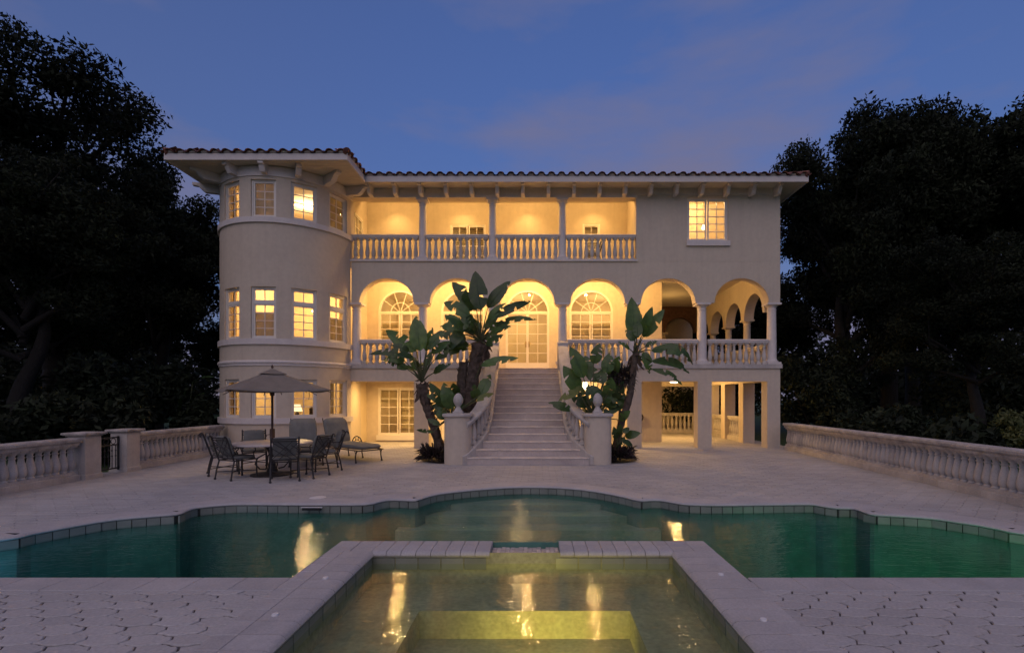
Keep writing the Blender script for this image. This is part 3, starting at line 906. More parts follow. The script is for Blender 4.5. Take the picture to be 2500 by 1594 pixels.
# weld so that smooth shading is continuous round the drum
key={}; remap=[]; nvv=[]
for v in tw.v:
    k=tuple(round(c,4) for c in v)
    if k not in key: key[k]=len(nvv); nvv.append(v)
    remap.append(key[k])
tw.v=nvv; tw.f=[tuple(remap[i] for i in f) for f in tw.f]
tw.build('tower_wall',M['stucco'],H,smooth=30)
def band(name,z0,z1,r,m,a0=-100,a1=84,prof=None):
    prof=prof or [(TR+0.002,z0),(r,z0),(r,z1),(TR-0.12,z1)]
    n=60; mb=MB(); vs=[];fs=[]; k=len(prof)
    for i in range(n+1):
        th=a0+(a1-a0)*i/n
        for rr,z in prof: vs.append(tp(rr,th,z))
    for i in range(n):
        for j in range(k-1): fs.append((i*k+j,(i+1)*k+j,(i+1)*k+j+1,i*k+j+1))
    mb.add(vs,fs).build(name,m,H,smooth=30)
band('sill_band',6.745,6.899,TR+0.055,M['trim'])
band('sill_band',3.20,3.369,TR+0.055,M['trim'])
band('sill_band',0.88,1.049,TR+0.055,M['trim'])
band('cornice_band',2.58,2.735,0,M['trim'],prof=[(TR+0.002,2.58),(TR+0.03,2.585),(TR+0.03,2.65),(TR+0.06,2.66),(TR+0.065,2.70),(TR+0.04,2.735),(TR-0.01,2.737)])
band('frieze_band',8.09,8.37,TR+0.03,M['trim'])
for a in WA:
    x,y,_=tp(TR-0.13,a,0)
    for li,l in enumerate(lv):
        w=0.70; h=l[3]-l[2]
        if li==1: lt=single(w,e,1.02,2,4)+single(w,1.09,h-e,2,1)
        else: lt=single(w,e,h-e,2,4)
        fr=window(H,(x,y,l[2]),R(a),w,h,lt)
        if li==2 and a in (4,66): place('roller_shade',MB().box(-w/2+e,w/2-e,0.10,0.105,0.03,h-0.03).mesh('roller_shade'),M['shade'],fr)
        if li==0 and a in (66,): place('curtain',MB().box(-w/2+e,w/2-e-(0.3 if a>0 else 0),0.10,0.105,0.03,h-0.03).mesh('curtain'),M['shade'],fr)
        if li==1:
            if a in (4,66): place('curtain',MB().box(-w/2+e,w/2-e,0.10,0.105,0.03,0.80).mesh('curtain'),M['shade'],fr)
            place('transom_bar',MB().box(-w/2+e,w/2-e,-0.045,0.045,1.02,1.09).mesh('transom_bar'),M['frame'],fr)

# --- interiors seen through the panes
def room(x0,x1,y0,y1,z0,z1,m=None):
    m=m or M['inside']
    mb=MB()
    mb.box(x0,x1,y1,y1+0.06,z0,z1)
    mb.box(x0-0.06,x0,y0,y1,z0,z1); mb.box(x1,x1+0.06,y0,y1,z0,z1)
    mb.build('interior_wall',m,H)
    MB().box(x0,x1,y0,y1,z0-0.02,z0+0.005).build('interior_floor',M['floorin'],H)
    MB().box(x0,x1,y0,y1,z1-0.02,z1).build('interior_ceiling',m,H)
# tower rooms
for z0,z1 in ((0.02,2.57),(2.63,6.05),(6.11,8.44)):
    room(-9.78,-6.44,0.0,3.3,z0,z1)
    n=40
    for z in (z0-0.012,z1-0.012):
        mb=MB(); mb.add([tp(TI-0.005,-95+185*i/n,z) for i in range(n+1)],[tuple(range(n+1))]); mb.build('interior_floor' if z<z0 else 'interior_ceiling',M['floorin'] if z<z0 else M['inside'],H)
room(-6.34,4.49,YB+0.201,6.2,F2+0.01,5.97)
room(-6.34,3.30,YB+0.201,5.2,6.17,8.93)
room(3.62,XR-T-0.07,T,YB-0.01,6.17,8.93)
room(-6.44,2.8,YB+0.201,5.4,0.01,2.45)

# --- eaves: fascia, soffit, brackets, roof
ZS,ZT=8.38,8.565
def fascia(x0,y0,x1,y1):
    pass
EY,EX1=-0.70,8.49
TX0,TX1,TYF=-10.56,-5.36,-2.11
mb=MB()
mb.box(TX1+0.0,EX1,EY,EY+0.04,ZS,ZT); mb.box(EX1-0.04,EX1,EY+0.041,9.5,ZS,ZT)
mb.box(TX0,TX1,TYF,TYF+0.04,ZS,ZT); mb.box(TX1-0.04,TX1,TYF+0.041,EY+0.039,ZS,ZT); mb.box(TX0,TX0+0.04,TYF+0.041,9.5,ZS,ZT)
mb.build('fascia',M['trim'],H)
mb=MB()
mb.box(TX1-0.02,EX1-0.041,EY+0.041,0.02,ZS+0.09,ZS+0.12); mb.box(XR-0.02,EX1-0.041,0.02,9.45,ZS+0.09,ZS+0.12)
mb.box(TX0+0.041,TX1-0.041,TYF+0.041,0.6,ZS+0.02,ZS+0.05); mb.box(TX0+0.041,-9.9,0.6,9.45,ZS+0.02,ZS+0.05)
mb.build('soffit',M['soffit'],H)
# boarding joints on the tower soffit
mb=MB()
for k in range(24):
    y=TYF+0.1+k*0.1
    mb.box(TX0+0.06,TX1-0.06,y,y+0.006,ZS+0.012,ZS+0.019)
mb.build('soffit_batten',M['soffit'],H)
def bracket_mesh(L,zt,zb,w=0.11):
    m=MB(); m.prism([(0,zb),(0,zt),(-L,zt),(-L,zt-0.085),(-L*0.80,zt-0.10),(-L*0.66,zb+0.06),(-L*0.55,zb)],'x',-w/2,w/2); return m.mesh('bracket')
bk=bracket_mesh(0.52,0,-0.30); bk.materials.append(M['trim'])
for k in range(17): place('bracket',bk,None,H,(-5.36+k*0.82,-0.02,ZS+0.088))
bk2=bracket_mesh(0.62,0,-0.27,0.15); bk2.materials.append(M['trim'])
for a in (-72,-46,-20,6,30,52,76):
    x,y,_=tp(TR+0.02,a,0); L=1.0
    s=1.0 if abs(a)<35 else 1.25
    if abs(a)<12: s=0.52
    elif abs(a)<25: s=0.60
    elif abs(a)<35: s=0.72
    place('bracket',bk2,None,H,(x,y,ZS+0.018),R(a),scale=(1,s,1))
# roof planes and tiles
SL=0.33
RF=MB()
ridge_y=4.4; zr=ZT+SL*(ridge_y-EY)
RF.add([(TX0,EY,ZT),(EX1,EY,ZT),(EX1-5.1,ridge_y,zr),(TX0+5.1,ridge_y,zr),(EX1,9.5,ZT),(TX0,9.5,ZT)],[(0,1,2,3),(1,4,2),(4,5,3,2),(5,0,3)])
tzr=ZT+SL*(TX1-TX0)/2; txm=(TX0+TX1)/2
RF.add([(TX0,TYF,ZT+0.002),(TX1,TYF,ZT+0.002),(txm,TYF+(TX1-TX0)/2,tzr),(TX1,EY+1.6,ZT+0.002),(TX0,EY+1.6,ZT+0.002),(txm,3.5,tzr)],[(0,1,2),(1,3,5,2),(4,0,2,5)])
roof=RF.build('roof',M['tile'],H)
TS=0.31; TL=0.42
def tile_geo():
    """barrel tile along +y (up the slope), origin at its lower centre; pan at the sides"""
    m=MB(); n=8; w=TS*0.34; vs=[]; fs=[]
    for y,r,lift in ((0,1.0,0.035),(TL+0.06,0.84,0.0)):
        for k in range(n+1):
            a=PI*k/n
            vs.append((w*r*math.cos(a),y,0.075*r*math.sin(a)+lift))
        for k in range(n+1):
            a=PI*k/n
            vs.append((w*r*0.86*math.cos(a),y,0.060*r*math.sin(a)+lift))
    q=n+1
    for k in range(n):
        fs.append((k,2*q+k,2*q+k+1,k+1)); fs.append((q+k,q+k+1,3*q+k+1,3*q+k)); fs.append((k,k+1,q+k+1,q+k))
    # concave pan to the right
    b=len(vs)
    for y,lift in ((0,0.02),(TL+0.06,-0.005)):
        for k in range(6):
            t=k/5; x=TS*0.30+t*TS*0.40
            vs.append((x,y,lift+0.03-0.035*math.sin(PI*t)))
    for k in range(5): fs.append((b+k,b+k+1,b+6+k+1,b+6+k))
    return vs,fs
tv,tf=tile_geo()
tme=MB().add(tv,tf).mesh('roof_tile',50); tme.materials.append(M['tile'])
tile_n=[0]
def slope_tiles(o,ux,uy,width,clip,rows):
    """o eave corner, ux along eave, uy up slope (horizontal unit), tiles inside clip(u,v)"""
    up=Vector((uy[0],uy[1],SL)).normalized(); X=Vector((ux[0],ux[1],0)); N=X.cross(up)
    rotm=Matrix((X,up,N)).transposed()
    eul=rotm.to_euler()
    n=int(width/TS); s=width/n; vs=[];fs=[]; tva=[Vector(v) for v in tv]
    for r in range(rows):
        for k in range(n):
            u=(k+0.5)*s; v=-0.06+r*TL
            if not clip(u,v): continue
            p=Vector(o)+X*u+up*v+N*0.012
            if r==0:
                place('roof_tile',tme,None,roof,p,rot=eul,scale=(s/TS,1,1))
            else:
                b=len(vs); vs+=[tuple(p+rotm@q) for q in tva]; fs+=[tuple(i+b for i in f) for f in tf]
    if vs:
        me=bpy.data.meshes.new('roof_tiling'); me.from_pydata(vs,[],fs); me.update()
        place('roof_tiling',me,M['tile'],roof,kind='stuff')
    # white mortar closures under the eave tiles
    mb=MB()
    for k in range(n):
        u=(k+0.5)*s; p=Vector(o)+X*u+up*0.0+N*0.012
        if not clip(u,0): continue
        pts=[(TS*0.30*math.cos(PI*i/8),0.0,0.062*math.sin(PI*i/8)) for i in range(9)]
        b=[tuple(p+rotm@Vector(q)) for q in pts]; c=[tuple(p+rotm@(Vector(q)+Vector((0,0.05,0)))) for q in pts]
        mb.add(b+c,[tuple(range(9)),tuple(range(17,8,-1))])
    mb.build('eave_mortar',M['mortar'],roof)
W1=EX1-TX1
slope_tiles((TX1,EY,ZT),(1,0),(0,1),W1,lambda u,v: v<(W1-u)+0.1 and v<5.3,12)
TWd=TX1-TX0
slope_tiles((TX0,TYF,ZT),(1,0),(0,1),TWd,lambda u,v: v<u+0.1 and v<TWd-u+0.1,6)
LR=EY-TYF+1.5
slope_tiles((TX1,TYF,ZT),(0,1),(-1,0),LR,lambda u,v: v<u+0.1 and v<2.6,6)
slope_tiles((TX0,9.5,ZT),(0,-1),(1,0),9.5-TYF,lambda u,v: v<(9.5-TYF-u)+0.1 and v<2.6,6)
slope_tiles((EX1,EY,ZT),(0,1),(-1,0),10.2,lambda u,v: v<u+0.1 and v<5.0 and v<10.2-u,12)
# hip caps
def hip(a,b,n):
    a=Vector(a); b=Vector(b); d=(b-a)
    m=MB(); L=d.length/n
    m.tube([(0,0,0),(0,L*1.12,0.0)],[0.11,0.09],10)
    me=m.mesh('hip_tile',50); me.materials.append(M['tile'])
    q=d.to_track_quat('Y','Z').to_euler()
    for k in range(n): place('hip_tile',me,None,roof,a+d*(k/n)+Vector((0,0,0.05)),rot=q)
hip((TX1,TYF,ZT),(txm,TYF+2.6,tzr),7)
hip((TX0,TYF,ZT),(txm,TYF+2.6,tzr),7)
hip((EX1,EY,ZT),(EX1-5.1,ridge_y,zr),16)

# --- lamps of the house, with added fill in the upper loggia
for x in (-5.24,-2.75,-0.31,2.14):
    lamp('loggia_lamp_and_fill','SPOT',(x,1.85,8.93),42,WARM,0.06,120,0.9)
    lamp('loggia_lamp_and_fill','POINT',(x,0.95,8.78),26,WARM,0.05)  # unseen fill point, added as ambient glow between the downlight scallops
for x in (-4.9,-2.6,-0.3,2.0,3.9):
    lamp('loggia_lamp_and_fill','POINT',(x,1.05,5.80),62 if x<3.5 else 26,WARM,0.05)
for x in (-5.2,-2.8,1.9):
    lamp('porch_downlight','SPOT',(x,0.95,2.44),125,WARM,0.05,165,0.8)
lamp('terrace_light','POINT',(5.6,4.6,5.1),9,WARM,0.08)
lamp('porch_lamp_light','POINT',(5.56,3.8,2.20),105,WARM,0.10)
lamp('room_light','POINT',(-8.1,1.3,2.2),45,WARM2,0.12)
lamp('room_light','POINT',(-8.1,1.3,5.5),130,WARM2,0.12)
lamp('room_light','POINT',(-8.1,1.3,8.15),75,WARM2,0.12)
for x in (-4.5,-0.8,2.8): lamp('room_light','POINT',(x,4.9,5.0),30,WARM2,0.15)
for x in (-4.5,0.8): lamp('room_light','POINT',(x,4.2,8.5),18,WARM2,0.15)
lamp('room_light','POINT',(5.6,1.3,8.6),60,WARM2,0.12)
for x in (-4.6,-1.5): lamp('room_light','POINT',(x,4.0,2.2),22,WARM2,0.12)
# ------------------------------------------------------------------ staircase
ST=thing('staircase','broad pale stone staircase with curved balustrades climbing to the double doors','staircase',(-0.25,-4.0,0.0))
RI=F2/15; TD=0.28
edges=[(-1.70,1.286),(-1.516,1.086),(-1.372,0.90),(-1.275,0.80),(-1.225,0.745)]
def edge(k):
    if k<5: return edges[k]
    t=(k-5)/9; return (-1.215-0.012*t,0.725-0.03*t)
YN0=-4.02
for k in range(15):
    a,b=edge(k); y0=YN0+k*TD; z=(k+1)*RI
    ylast=0.0
    mb=MB(); mb.box(a,b,y0+0.03,-0.052,k*RI+0.001,z-0.031)
    stp_=mb.build('step',M['step'],ST)
    cuts=[a,-1.0,-0.26+(-0.02),0.48,b] if k<3 else [a,-0.74,0.20,b]
    if k<3: cuts=[a,-1.33,-0.60,0.13,0.86,b] if k==0 else [a,-0.95,-0.26,0.43,b]
    for p,q in zip(cuts[:-1],cuts[1:]):
        place('riser_slab',MB().box(p+0.0015,q-0.0015,y0+0.018,y0+0.03,k*RI+0.002,z-0.032).mesh('riser_slab'),M['step'],stp_)
    m=MB()
    for p,q in zip(cuts[:-1],cuts[1:]):
        m=MB(); m.prism([(y0,z-0.024),(y0+0.006,z-0.031),(y0+TD+0.03,z-0.031),(y0+TD+0.03,z),(y0+0.006,z),(y0,z-0.006)],'x',p+0.001,q-0.001)
        place('tread_slab',m.mesh('tread_slab'),M['nosing'],stp_)
# curved stringers, rails and balusters
def plan(side):
    pts=[]
    for k in range(15):
        y=YN0+k*TD+0.02 if k<14 else -0.056
        x=edge(k)[side]
        pts.append(Vector((x,y)))
    if side==0: pts.insert(0,Vector((-1.80,-4.06)))
    else: pts.insert(0,Vector((1.385,-4.06)))
    return catmull(pts,3)
def zline(y): return RI+(y-YN0)*RI/TD
bst=baluster_mesh(0.62,0.078,14); bst.materials.append(M['stone'])
for side,sg in ((0,-1),(1,1)):
    pl=plan(side); nn=[n*(1) for n in normals(pl)]
    # normals() points left of travel (towards -x when climbing +y)
    def sweep(name,prof,m,smooth=35,z_off=0.0,skip=0):
        vs=[];fs=[];k=len(prof)
        P_=pl[skip:]; N_=nn[skip:]
        for p,n_ in zip(P_,N_):
            o=n_*(1 if sg<0 else -1)
            for u,v in prof: vs.append((p.x+o.x*u,p.y+o.y*u,max(zline(p.y)+v,0.004 if v<0.05 else -9)))
        L=len(P_)
        for i in range(L-1):
            for j in range(k):
                j2=(j+1)%k; fs.append((i*k+j,i*k+j2,(i+1)*k+j2,(i+1)*k+j))
        fs.append(tuple(range(k))); fs.append(tuple(range((L-1)*k,L*k)))
        return MB().add(vs,fs).build(name,m,ST,smooth=smooth)
    sweep('stringer',[(0.0,-1.6),(0.0,0.055),(0.02,0.075),(0.26,0.075),(0.28,0.055),(0.28,-1.6)],M['stone'])
    rail=sweep('handrail',[(-0.02,0.73),(-0.03,0.76),(-0.03,0.80),(0.0,0.835),(0.14,0.85),(0.28,0.835),(0.31,0.80),(0.31,0.76),(0.30,0.73)],M['stone'],skip=3)
    d=0.0; acc=0.14; 
    for i in range(len(pl)-1):
        L=(pl[i+1]-pl[i]).length
        while acc<=d+L and acc<5.2:
            t=(acc-d)/L; p=pl[i].lerp(pl[i+1],t); o=nn[i]*(1 if sg<0 else -1)*0.14
            if acc>0.2: place('baluster',bst,None,rail,(p.x+o.x,p.y+o.y,zline(p.y)+0.06),scale=(1,1,1.12))
            acc+=0.20
        d+=L
# newel blocks at the stair head
for x in (-1.385,0.845):
    MB().box(x-0.175,x+0.175,-0.30,-0.0555,2.0,3.42,0.02).build('newel',M['stone'],ST)
# pedestals with pineapple finials
def pedestal(cx):
    mb=MB(); n=28; rx,ry=0.335,0.34; vs=[];fs=[]
    c=(cx,-3.70)
    pr=[(1.0,0.0),(1.0,1.16)]
    for s_,z in pr:
        for k in range(n):
            a=2*PI*k/n; vs.append((c[0]+rx*s_*math.copysign(abs(math.cos(a))**0.7,math.cos(a)),c[1]+ry*s_*math.copysign(abs(math.sin(a))**0.7,math.sin(a)),z))
    for k in range(n): fs.append((k,(k+1)%n,n+(k+1)%n,n+k))
    fs.append(tuple(range(n,2*n)))
    pd=mb.add(vs,fs).build('pedestal',M['stucco'],ST,smooth=40)
    mb=MB(); vs=[];fs=[]
    pr=[(1.03,1.16),(1.12,1.18),(1.14,1.215),(1.10,1.245),(1.0,1.25)]
    for s_,z in pr:
        for k in range(n):
            a=2*PI*k/n; vs.append((c[0]+rx*s_*math.copysign(abs(math.cos(a))**0.6,math.cos(a)),c[1]+ry*s_*math.copysign(abs(math.sin(a))**0.6,math.sin(a)),z))
    for r in range(len(pr)-1):
        for k in range(n): fs.append((r*n+k,r*n+(k+1)%n,(r+1)*n+(k+1)%n,(r+1)*n+k))
    fs.append(tuple(range((len(pr)-1)*n,len(pr)*n))); fs.append(tuple(range(n-1,-1,-1)))
    mb.add(vs,fs).build('cap_stone',M['stone'],ST,smooth=40)
    mb=MB(); z=1.25
    mb.box(cx-0.12,cx+0.12,-3.82,-3.58,z,z+0.05)
    mb.lathe([(0.115,0.05),(0.10,0.075),(0.085,0.10),(0.055,0.15),(0.05,0.175),(0.075,0.20),(0.10,0.235)],(cx,-3.70,z),20,cap=False)
    rows,nn_=15,40; vs=[];fs=[]
    for r in range(rows+1):
        t=r/rows; zz=z+0.225+0.285*t; rr=0.118*math.sin(PI*(0.22+0.74*t))**0.75+0.004
        if t>0.97: rr*=0.4
        for k in range(nn_):
            a=2*PI*k/nn_; w=1+0.055*math.cos(10*a+ (PI if (r//1)%2 else 0))
            vs.append((cx+rr*w*math.cos(a),-3.70+rr*w*math.sin(a),zz))
    for r in range(rows):
        for k in range(nn_): fs.append((r*nn_+k,r*nn_+(k+1)%nn_,(r+1)*nn_+(k+1)%nn_,(r+1)*nn_+k))
    fs.append(tuple(range(rows*nn_,(rows+1)*nn_)))
    mb.add(vs,fs); mb.build('pineapple_finial',M['stone'],ST,smooth=60)
pedestal(-1.965); pedestal(1.53)
# low walls closing the planting beds behind the pedestals
for x0,x1 in ((-1.9,-1.52),(1.02,1.45)):
    pass

# ------------------------------------------------------------------ patio balustrades and gate
bd=baluster_mesh(0.575,0.078,14); bd.materials.append(M['stone'])
def patio_balustrade(label,p0,p1):
    """runs from p0 (by the house) towards the camera to p1"""
    p0=Vector(p0); p1=Vector(p1); d=p1-p0; L=d.length; a=math.atan2(d.y,d.x)
    root=thing('stone_balustrade',label,'balustrade',(p0.x,p0.y,0),'stone balustrades edging the patio',worldgeo=False)
    root.rotation_euler=(0,0,a)
    nb=round(L/0.16); s=L/nb
    pm=MB().box(0.0015,0.2335,-0.13,0.13,0,0.118,0.006).mesh('plinth_block'); pm.materials.append(M['stone'])
    n=round(L/0.235)
    for k in range(n): place('plinth_block',pm,None,root,(k*L/n,rnd.uniform(-.003,.003),0),scale=(L/n/0.235,1,1))
    for k in range(nb): place('baluster',bd,None,root,(s*(k+.5),0,0.119))
    n=max(1,round(L/1.35)); w,h=0.12,0.15
    prof=[(-w,0.695),(w,0.695),(w,0.745),(w+0.02,0.755),(w+0.045,0.78),(w+0.045,0.82),(w+0.02,0.845),(-w-0.02,0.845),(-w-0.045,0.82),(-w-0.045,0.78),(-w-0.02,0.755),(-w,0.745)]
    rm=MB().prism(prof,'x',0.001,L/n-0.001).mesh('rail_stone'); rm.materials.append(M['oldstone'])
    for k in range(n): place('rail_stone',rm,None,root,(k*L/n,0,rnd.uniform(-.003,.003)))
    return root
patio_balustrade('long weathered stone balustrade on the right edge of the patio',(8.02,-0.35),(7.22,-11.0))
patio_balustrade('short stone balustrade between the round tower and the iron gate',(-9.36,-1.55),(-9.27,-4.75))
patio_balustrade('stone balustrade left of the iron gate, running out of frame',(-9.20,-6.25),(-9.06,-11.0))
def post(label,x,y):
    o=thing('gate_post',label,'post',(x,y,0),'gate posts',worldgeo=False)
    m=MB().box(-0.18,0.18,-0.18,0.18,0,0.86,0.01); m.box(-0.20,0.20,-0.20,0.20,0,0.10,0.01)
    place('shaft',m.mesh('shaft'),M['stone'],o)
    m=MB()
    for x_,z0,z1 in ((0.20,0.86,0.885),(0.235,0.885,0.90),(0.25,0.90,0.94)): m.box(-x_,x_,-x_,x_,z0,z1,0.008)
    place('cap_stone',m.mesh('cap_stone'),M['oldstone'],o)
post('square stone gate post on the tower side of the iron gate',-9.24,-4.98)
post('square stone gate post on the pool side of the iron gate',-9.20,-6.02)
gt=thing('iron_gate','low dark iron garden gate between two stone posts','gate',(-9.22,-5.5,0))
m=MB()
for z in (0.09,0.60,0.76): m.box(-9.235,-9.205,-5.82,-5.18,z,z+0.03)
for y in (-5.82,-5.21): m.box(-9.235,-9.205,y,y+0.03,0.06,0.80)
m.build('gate_frame',M['iron'],gt)
for k in range(6):
    y=-5.72+k*0.092
    m=MB(); m.tube([(-9.22,y,0.12),(-9.22,y,0.60)],0.009,6); m.lathe([(0.010,0),(0.022,0.015),(0.010,0.03)],(-9.22,y,0.36),8); m.lathe([(0.010,0),(0.02,0.015),(0.010,0.03)],(-9.22,y,0.48),8)
    m.build('gate_bar',M['iron'],gt)
for k in range(3):
    y=-5.68+k*0.18
    m=MB(); m.tube([(-9.22,y+0.06*math.cos(a*PI/8),0.695+0.06*math.sin(a*PI/8)) for a in range(17)],0.008,6)
    m.build('gate_ring',M['iron'],gt)
# ------------------------------------------------------------------ terrace furniture
def arc(c,u,v,r,a0,a1,n=8):
    c=Vector(c);u=Vector(u);v=Vector(v)
    return [c+u*(r*math.cos(a0+(a1-a0)*i/n))+v*(r*math.sin(a0+(a1-a0)*i/n)) for i in range(n+1)]
def pillow(x0,x1,y0,y1,z0,z1,b=0.03):
    """soft-edged cushion"""
    m=MB(); n=6
    vs=[];fs=[]
    rings=[(0.5,z0),(0.93,z0+0.004),(1.0,z0+b),(1.0,z1-b),(0.93,z1-0.006),(0.5,z1+0.006)]
    cx,cy=(x0+x1)/2,(y0+y1)/2; hx,hy=(x1-x0)/2,(y1-y0)/2; k=24
    for s_,z in rings:
        for i in range(k):
            a=2*PI*i/k; c_,s2=math.cos(a),math.sin(a); e_=0.35
            vs.append((cx+hx*s_*math.copysign(abs(c_)**e_,c_),cy+hy*s_*math.copysign(abs(s2)**e_,s2),z))
    for r in range(len(rings)-1):
        for i in range(k): fs.append((r*k+i,r*k+(i+1)%k,(r+1)*k+(i+1)%k,(r+1)*k+i))
    fs.append(tuple(range(k-1,-1,-1))); fs.append(tuple(range((len(rings)-1)*k,len(rings)*k)))
    return m.add(vs,fs)
def tilt(mb,ang,py,pz):
    c,s=math.cos(ang),math.sin(ang)
    mb.v=[(x,py+(y-py)*c-(z-pz)*s,pz+(y-py)*s+(z-pz)*c) for x,y,z in mb.v]
    return mb
def make_chair():
    """faces -y... sitter looks towards +y; backrest at -y side"""
    o=thing('patio_chair','','chair',(0,0,0),'iron lattice chairs',worldgeo=False)
    sh=0.40; hw=0.25
    def P(m,name,mt,smooth=50): return place(name,m.mesh(name,smooth),mt,o)
    ba=R(-12)
    for sx in (-1,1):
        m=MB(); m.tube([(sx*hw,-0.24,sh),(sx*(hw+0.01),-0.29,0.2),(sx*(hw+0.015),-0.32,0.02)],0.016,7); m.lathe([(0.012,0),(0.026,0.01),(0.026,0.03),(0.016,0.045)],(sx*(hw+0.015),-0.32,0),8); P(m,'leg',M['iron'])
        m=MB(); m.tube([(sx*hw,0.24,sh),(sx*hw,0.245,0.2),(sx*hw,0.25,0.02)],0.016,7); m.lathe([(0.012,0),(0.026,0.01),(0.026,0.03),(0.016,0.045)],(sx*hw,0.25,0),8); P(m,'leg',M['iron'])
        m=MB(); m.tube([(sx*(hw+0.01),-0.29,0.66)]+[(sx*(hw+0.03),-0.1,0.665),(sx*(hw+0.035),0.10,0.655)]+arc((sx*(hw+0.035),0.14,0.60),(0,0,1),(0,1,0),0.055,0,PI,6)+[(sx*(hw+0.03),0.16,0.50),(sx*hw,0.20,sh)],0.012,6); P(m,'arm',M['iron'])
    m=MB()
    for y in (-0.24,0.24): m.tube([(-hw,y,sh),(hw,y,sh)],0.014,6)
    for x in (-hw,hw): m.tube([(x,-0.24,sh),(x,0.24,sh)],0.014,6)
    P(m,'seat_frame',M['iron'])
    m=MB(); m.tube([(-hw,-0.30,0.16),(hw,0.247,0.16)],0.010,6); m.tube([(hw,-0.30,0.16),(-hw,0.247,0.16)],0.010,6); P(m,'stretcher',M['iron'])
    bt=0.90
    def q(x,z,dy=0): # backrest plane
        return (x,-0.25-0.16*((z-sh)/(bt-sh))+dy,z)
    m=MB()
    for sx in (-1,1):
        m.tube([q(sx*hw,sh),q(sx*hw,0.65),q(sx*hw,bt-0.03)]+[Vector(q(sx*hw,bt-0.03))+Vector((0,-0.035+0.035*math.cos(a),0.035*math.sin(a))) for a in (0.8,1.6,2.4,3.1,3.9)],0.016,7)
    m.tube([q(-hw,bt-0.03),q(hw,bt-0.03)],0.014,6); m.tube([q(-hw,sh+0.05),q(hw,sh+0.05)],0.012,6); m.tube([q(-hw,bt-0.075),q(hw,bt-0.075)],0.010,6)
    bf=P(m,'back_frame',M['iron'])
    m=MB(); r=0.0085; z0,z1=sh+0.05,bt-0.075; zm=(z0+z1)/2; hz=(z1-z0)/2
    for (xa,za,xb,zb) in ((-1,-1,0.55,1),(-.45,-1,1,.9),(-1,.35,.05,-.65),(-.55,1,.45,-.1),(-1,1,.1,-.02),(-.05,.35,1,-1),(.1,-.55,.5,-1),(.45,.55,1,.05)):
        m.tube([q(xa*hw,zm+za*hz,-0.012),q(xb*hw,zm+zb*hz,-0.012)],r,5)
    place('lattice',m.mesh('lattice',50),M['iron'],bf)
    P(pillow(-0.235,0.235,-0.22,0.245,sh+0.012,sh+0.085,0.025),'seat_cushion',M['cushion'])
    bc=pillow(-0.225,0.225,-0.22,0.20,0.0,0.055,0.02)
    a=R(90)+math.atan(0.16/0.5)
    bc.v=[(x,-0.235+ -(z)*(-1)*math.sin(math.atan(0.16/0.5)+R(90))*1.0 - (y+0.22)*math.sin(math.atan(0.32))*1.0 , sh+0.10+(y+0.22)*math.cos(math.atan(0.32))-0.0+z*math.sin(math.atan(0.32))) for x,y,z in bc.v]
    P(bc,'back_cushion',M['cushion'])
    return o
proto=make_chair()
TC=Vector((-5.66,-5.5))       # table centre
chairs=[((-5.02,-6.22),'iron lattice chair at the table with its back squarely to the pool'),
        ((-6.10,-5.98),'iron lattice chair nearest the camera on the left side of the table'),
        ((-6.72,-5.42),'iron lattice chair at the far left of the table, half hidden behind another chair'),
        ((-6.55,-4.62),'iron lattice chair behind the table facing the pool, left of the umbrella pole'),
        ((-4.80,-4.85),'iron lattice chair behind the table, right of the umbrella pole'),
        ((-4.74,-5.80),'iron lattice chair on the right side of the table, seen from its side')]
for i,((x,y),lab) in enumerate(chairs):
    o=proto if i==0 else copy_tree(proto)
    o.location=(x,y,0.0); o.scale=(0.96,0.96,0.97)
    dx,dy=TC.x-x,TC.y-y
    o.rotation_euler=(0,0,math.atan2(dy,dx)-PI/2+(0.0,-0.55,-0.1,-0.25,-0.1,0.1)[i])
    if i==0: o.rotation_euler=(0,0,0.48)
    if i==1: o.rotation_euler=(0,0,-0.45)
    if i==2: o.rotation_euler=(0,0,-0.95)
    o['label']=lab
extra=[((2.75,1.6,F2),PI+0.3,'iron chair inside the arcade behind the balusters right of the double doors'),((1.9,0.95,6.155),PI/2,'iron chair on the upper balcony behind the balusters beside the third column')]
for (x,y,z),rz,lab in extra:
    o=copy_tree(proto); o.location=(x,y,z); o.rotation_euler=(0,0,rz); o['label']=lab
# round table
tb=thing('round_table','round pale stone topped table on a dark pedestal under the umbrella','table',(TC.x,TC.y,0))
c=(TC.x,TC.y,0)
m=MB().lathe([(0.03,0.655),(0.78,0.655),(0.80,0.665),(0.80,0.685),(0.785,0.692),(0.03,0.692)],c,48); m.build('tabletop',M['tabletop'],tb,smooth=40)
m=MB().lathe([(0.12,0.03),(0.11,0.1),(0.07,0.16),(0.06,0.40),(0.09,0.5),(0.16,0.62),(0.18,0.654)],c,20); m.build('pedestal',M['iron'],tb,smooth=50)
m=MB().lathe([(0.42,0.0),(0.42,0.02),(0.36,0.035),(0.2,0.05),(0.12,0.07)],c,32); m.build('base',M['iron'],tb,smooth=40)
for k in range(4):
    a=PI/4+k*PI/2; u=Vector((math.cos(a),math.sin(a),0)); cc=Vector(c)
    m=MB(); m.tube([cc+u*0.12+Vector((0,0,.12)),cc+u*0.24+Vector((0,0,.14)),cc+u*0.33+Vector((0,0,.25)),cc+u*0.28+Vector((0,0,.38)),cc+u*0.14+Vector((0,0,.45))],0.014,6); m.build('scroll',M['iron'],tb,smooth=50)
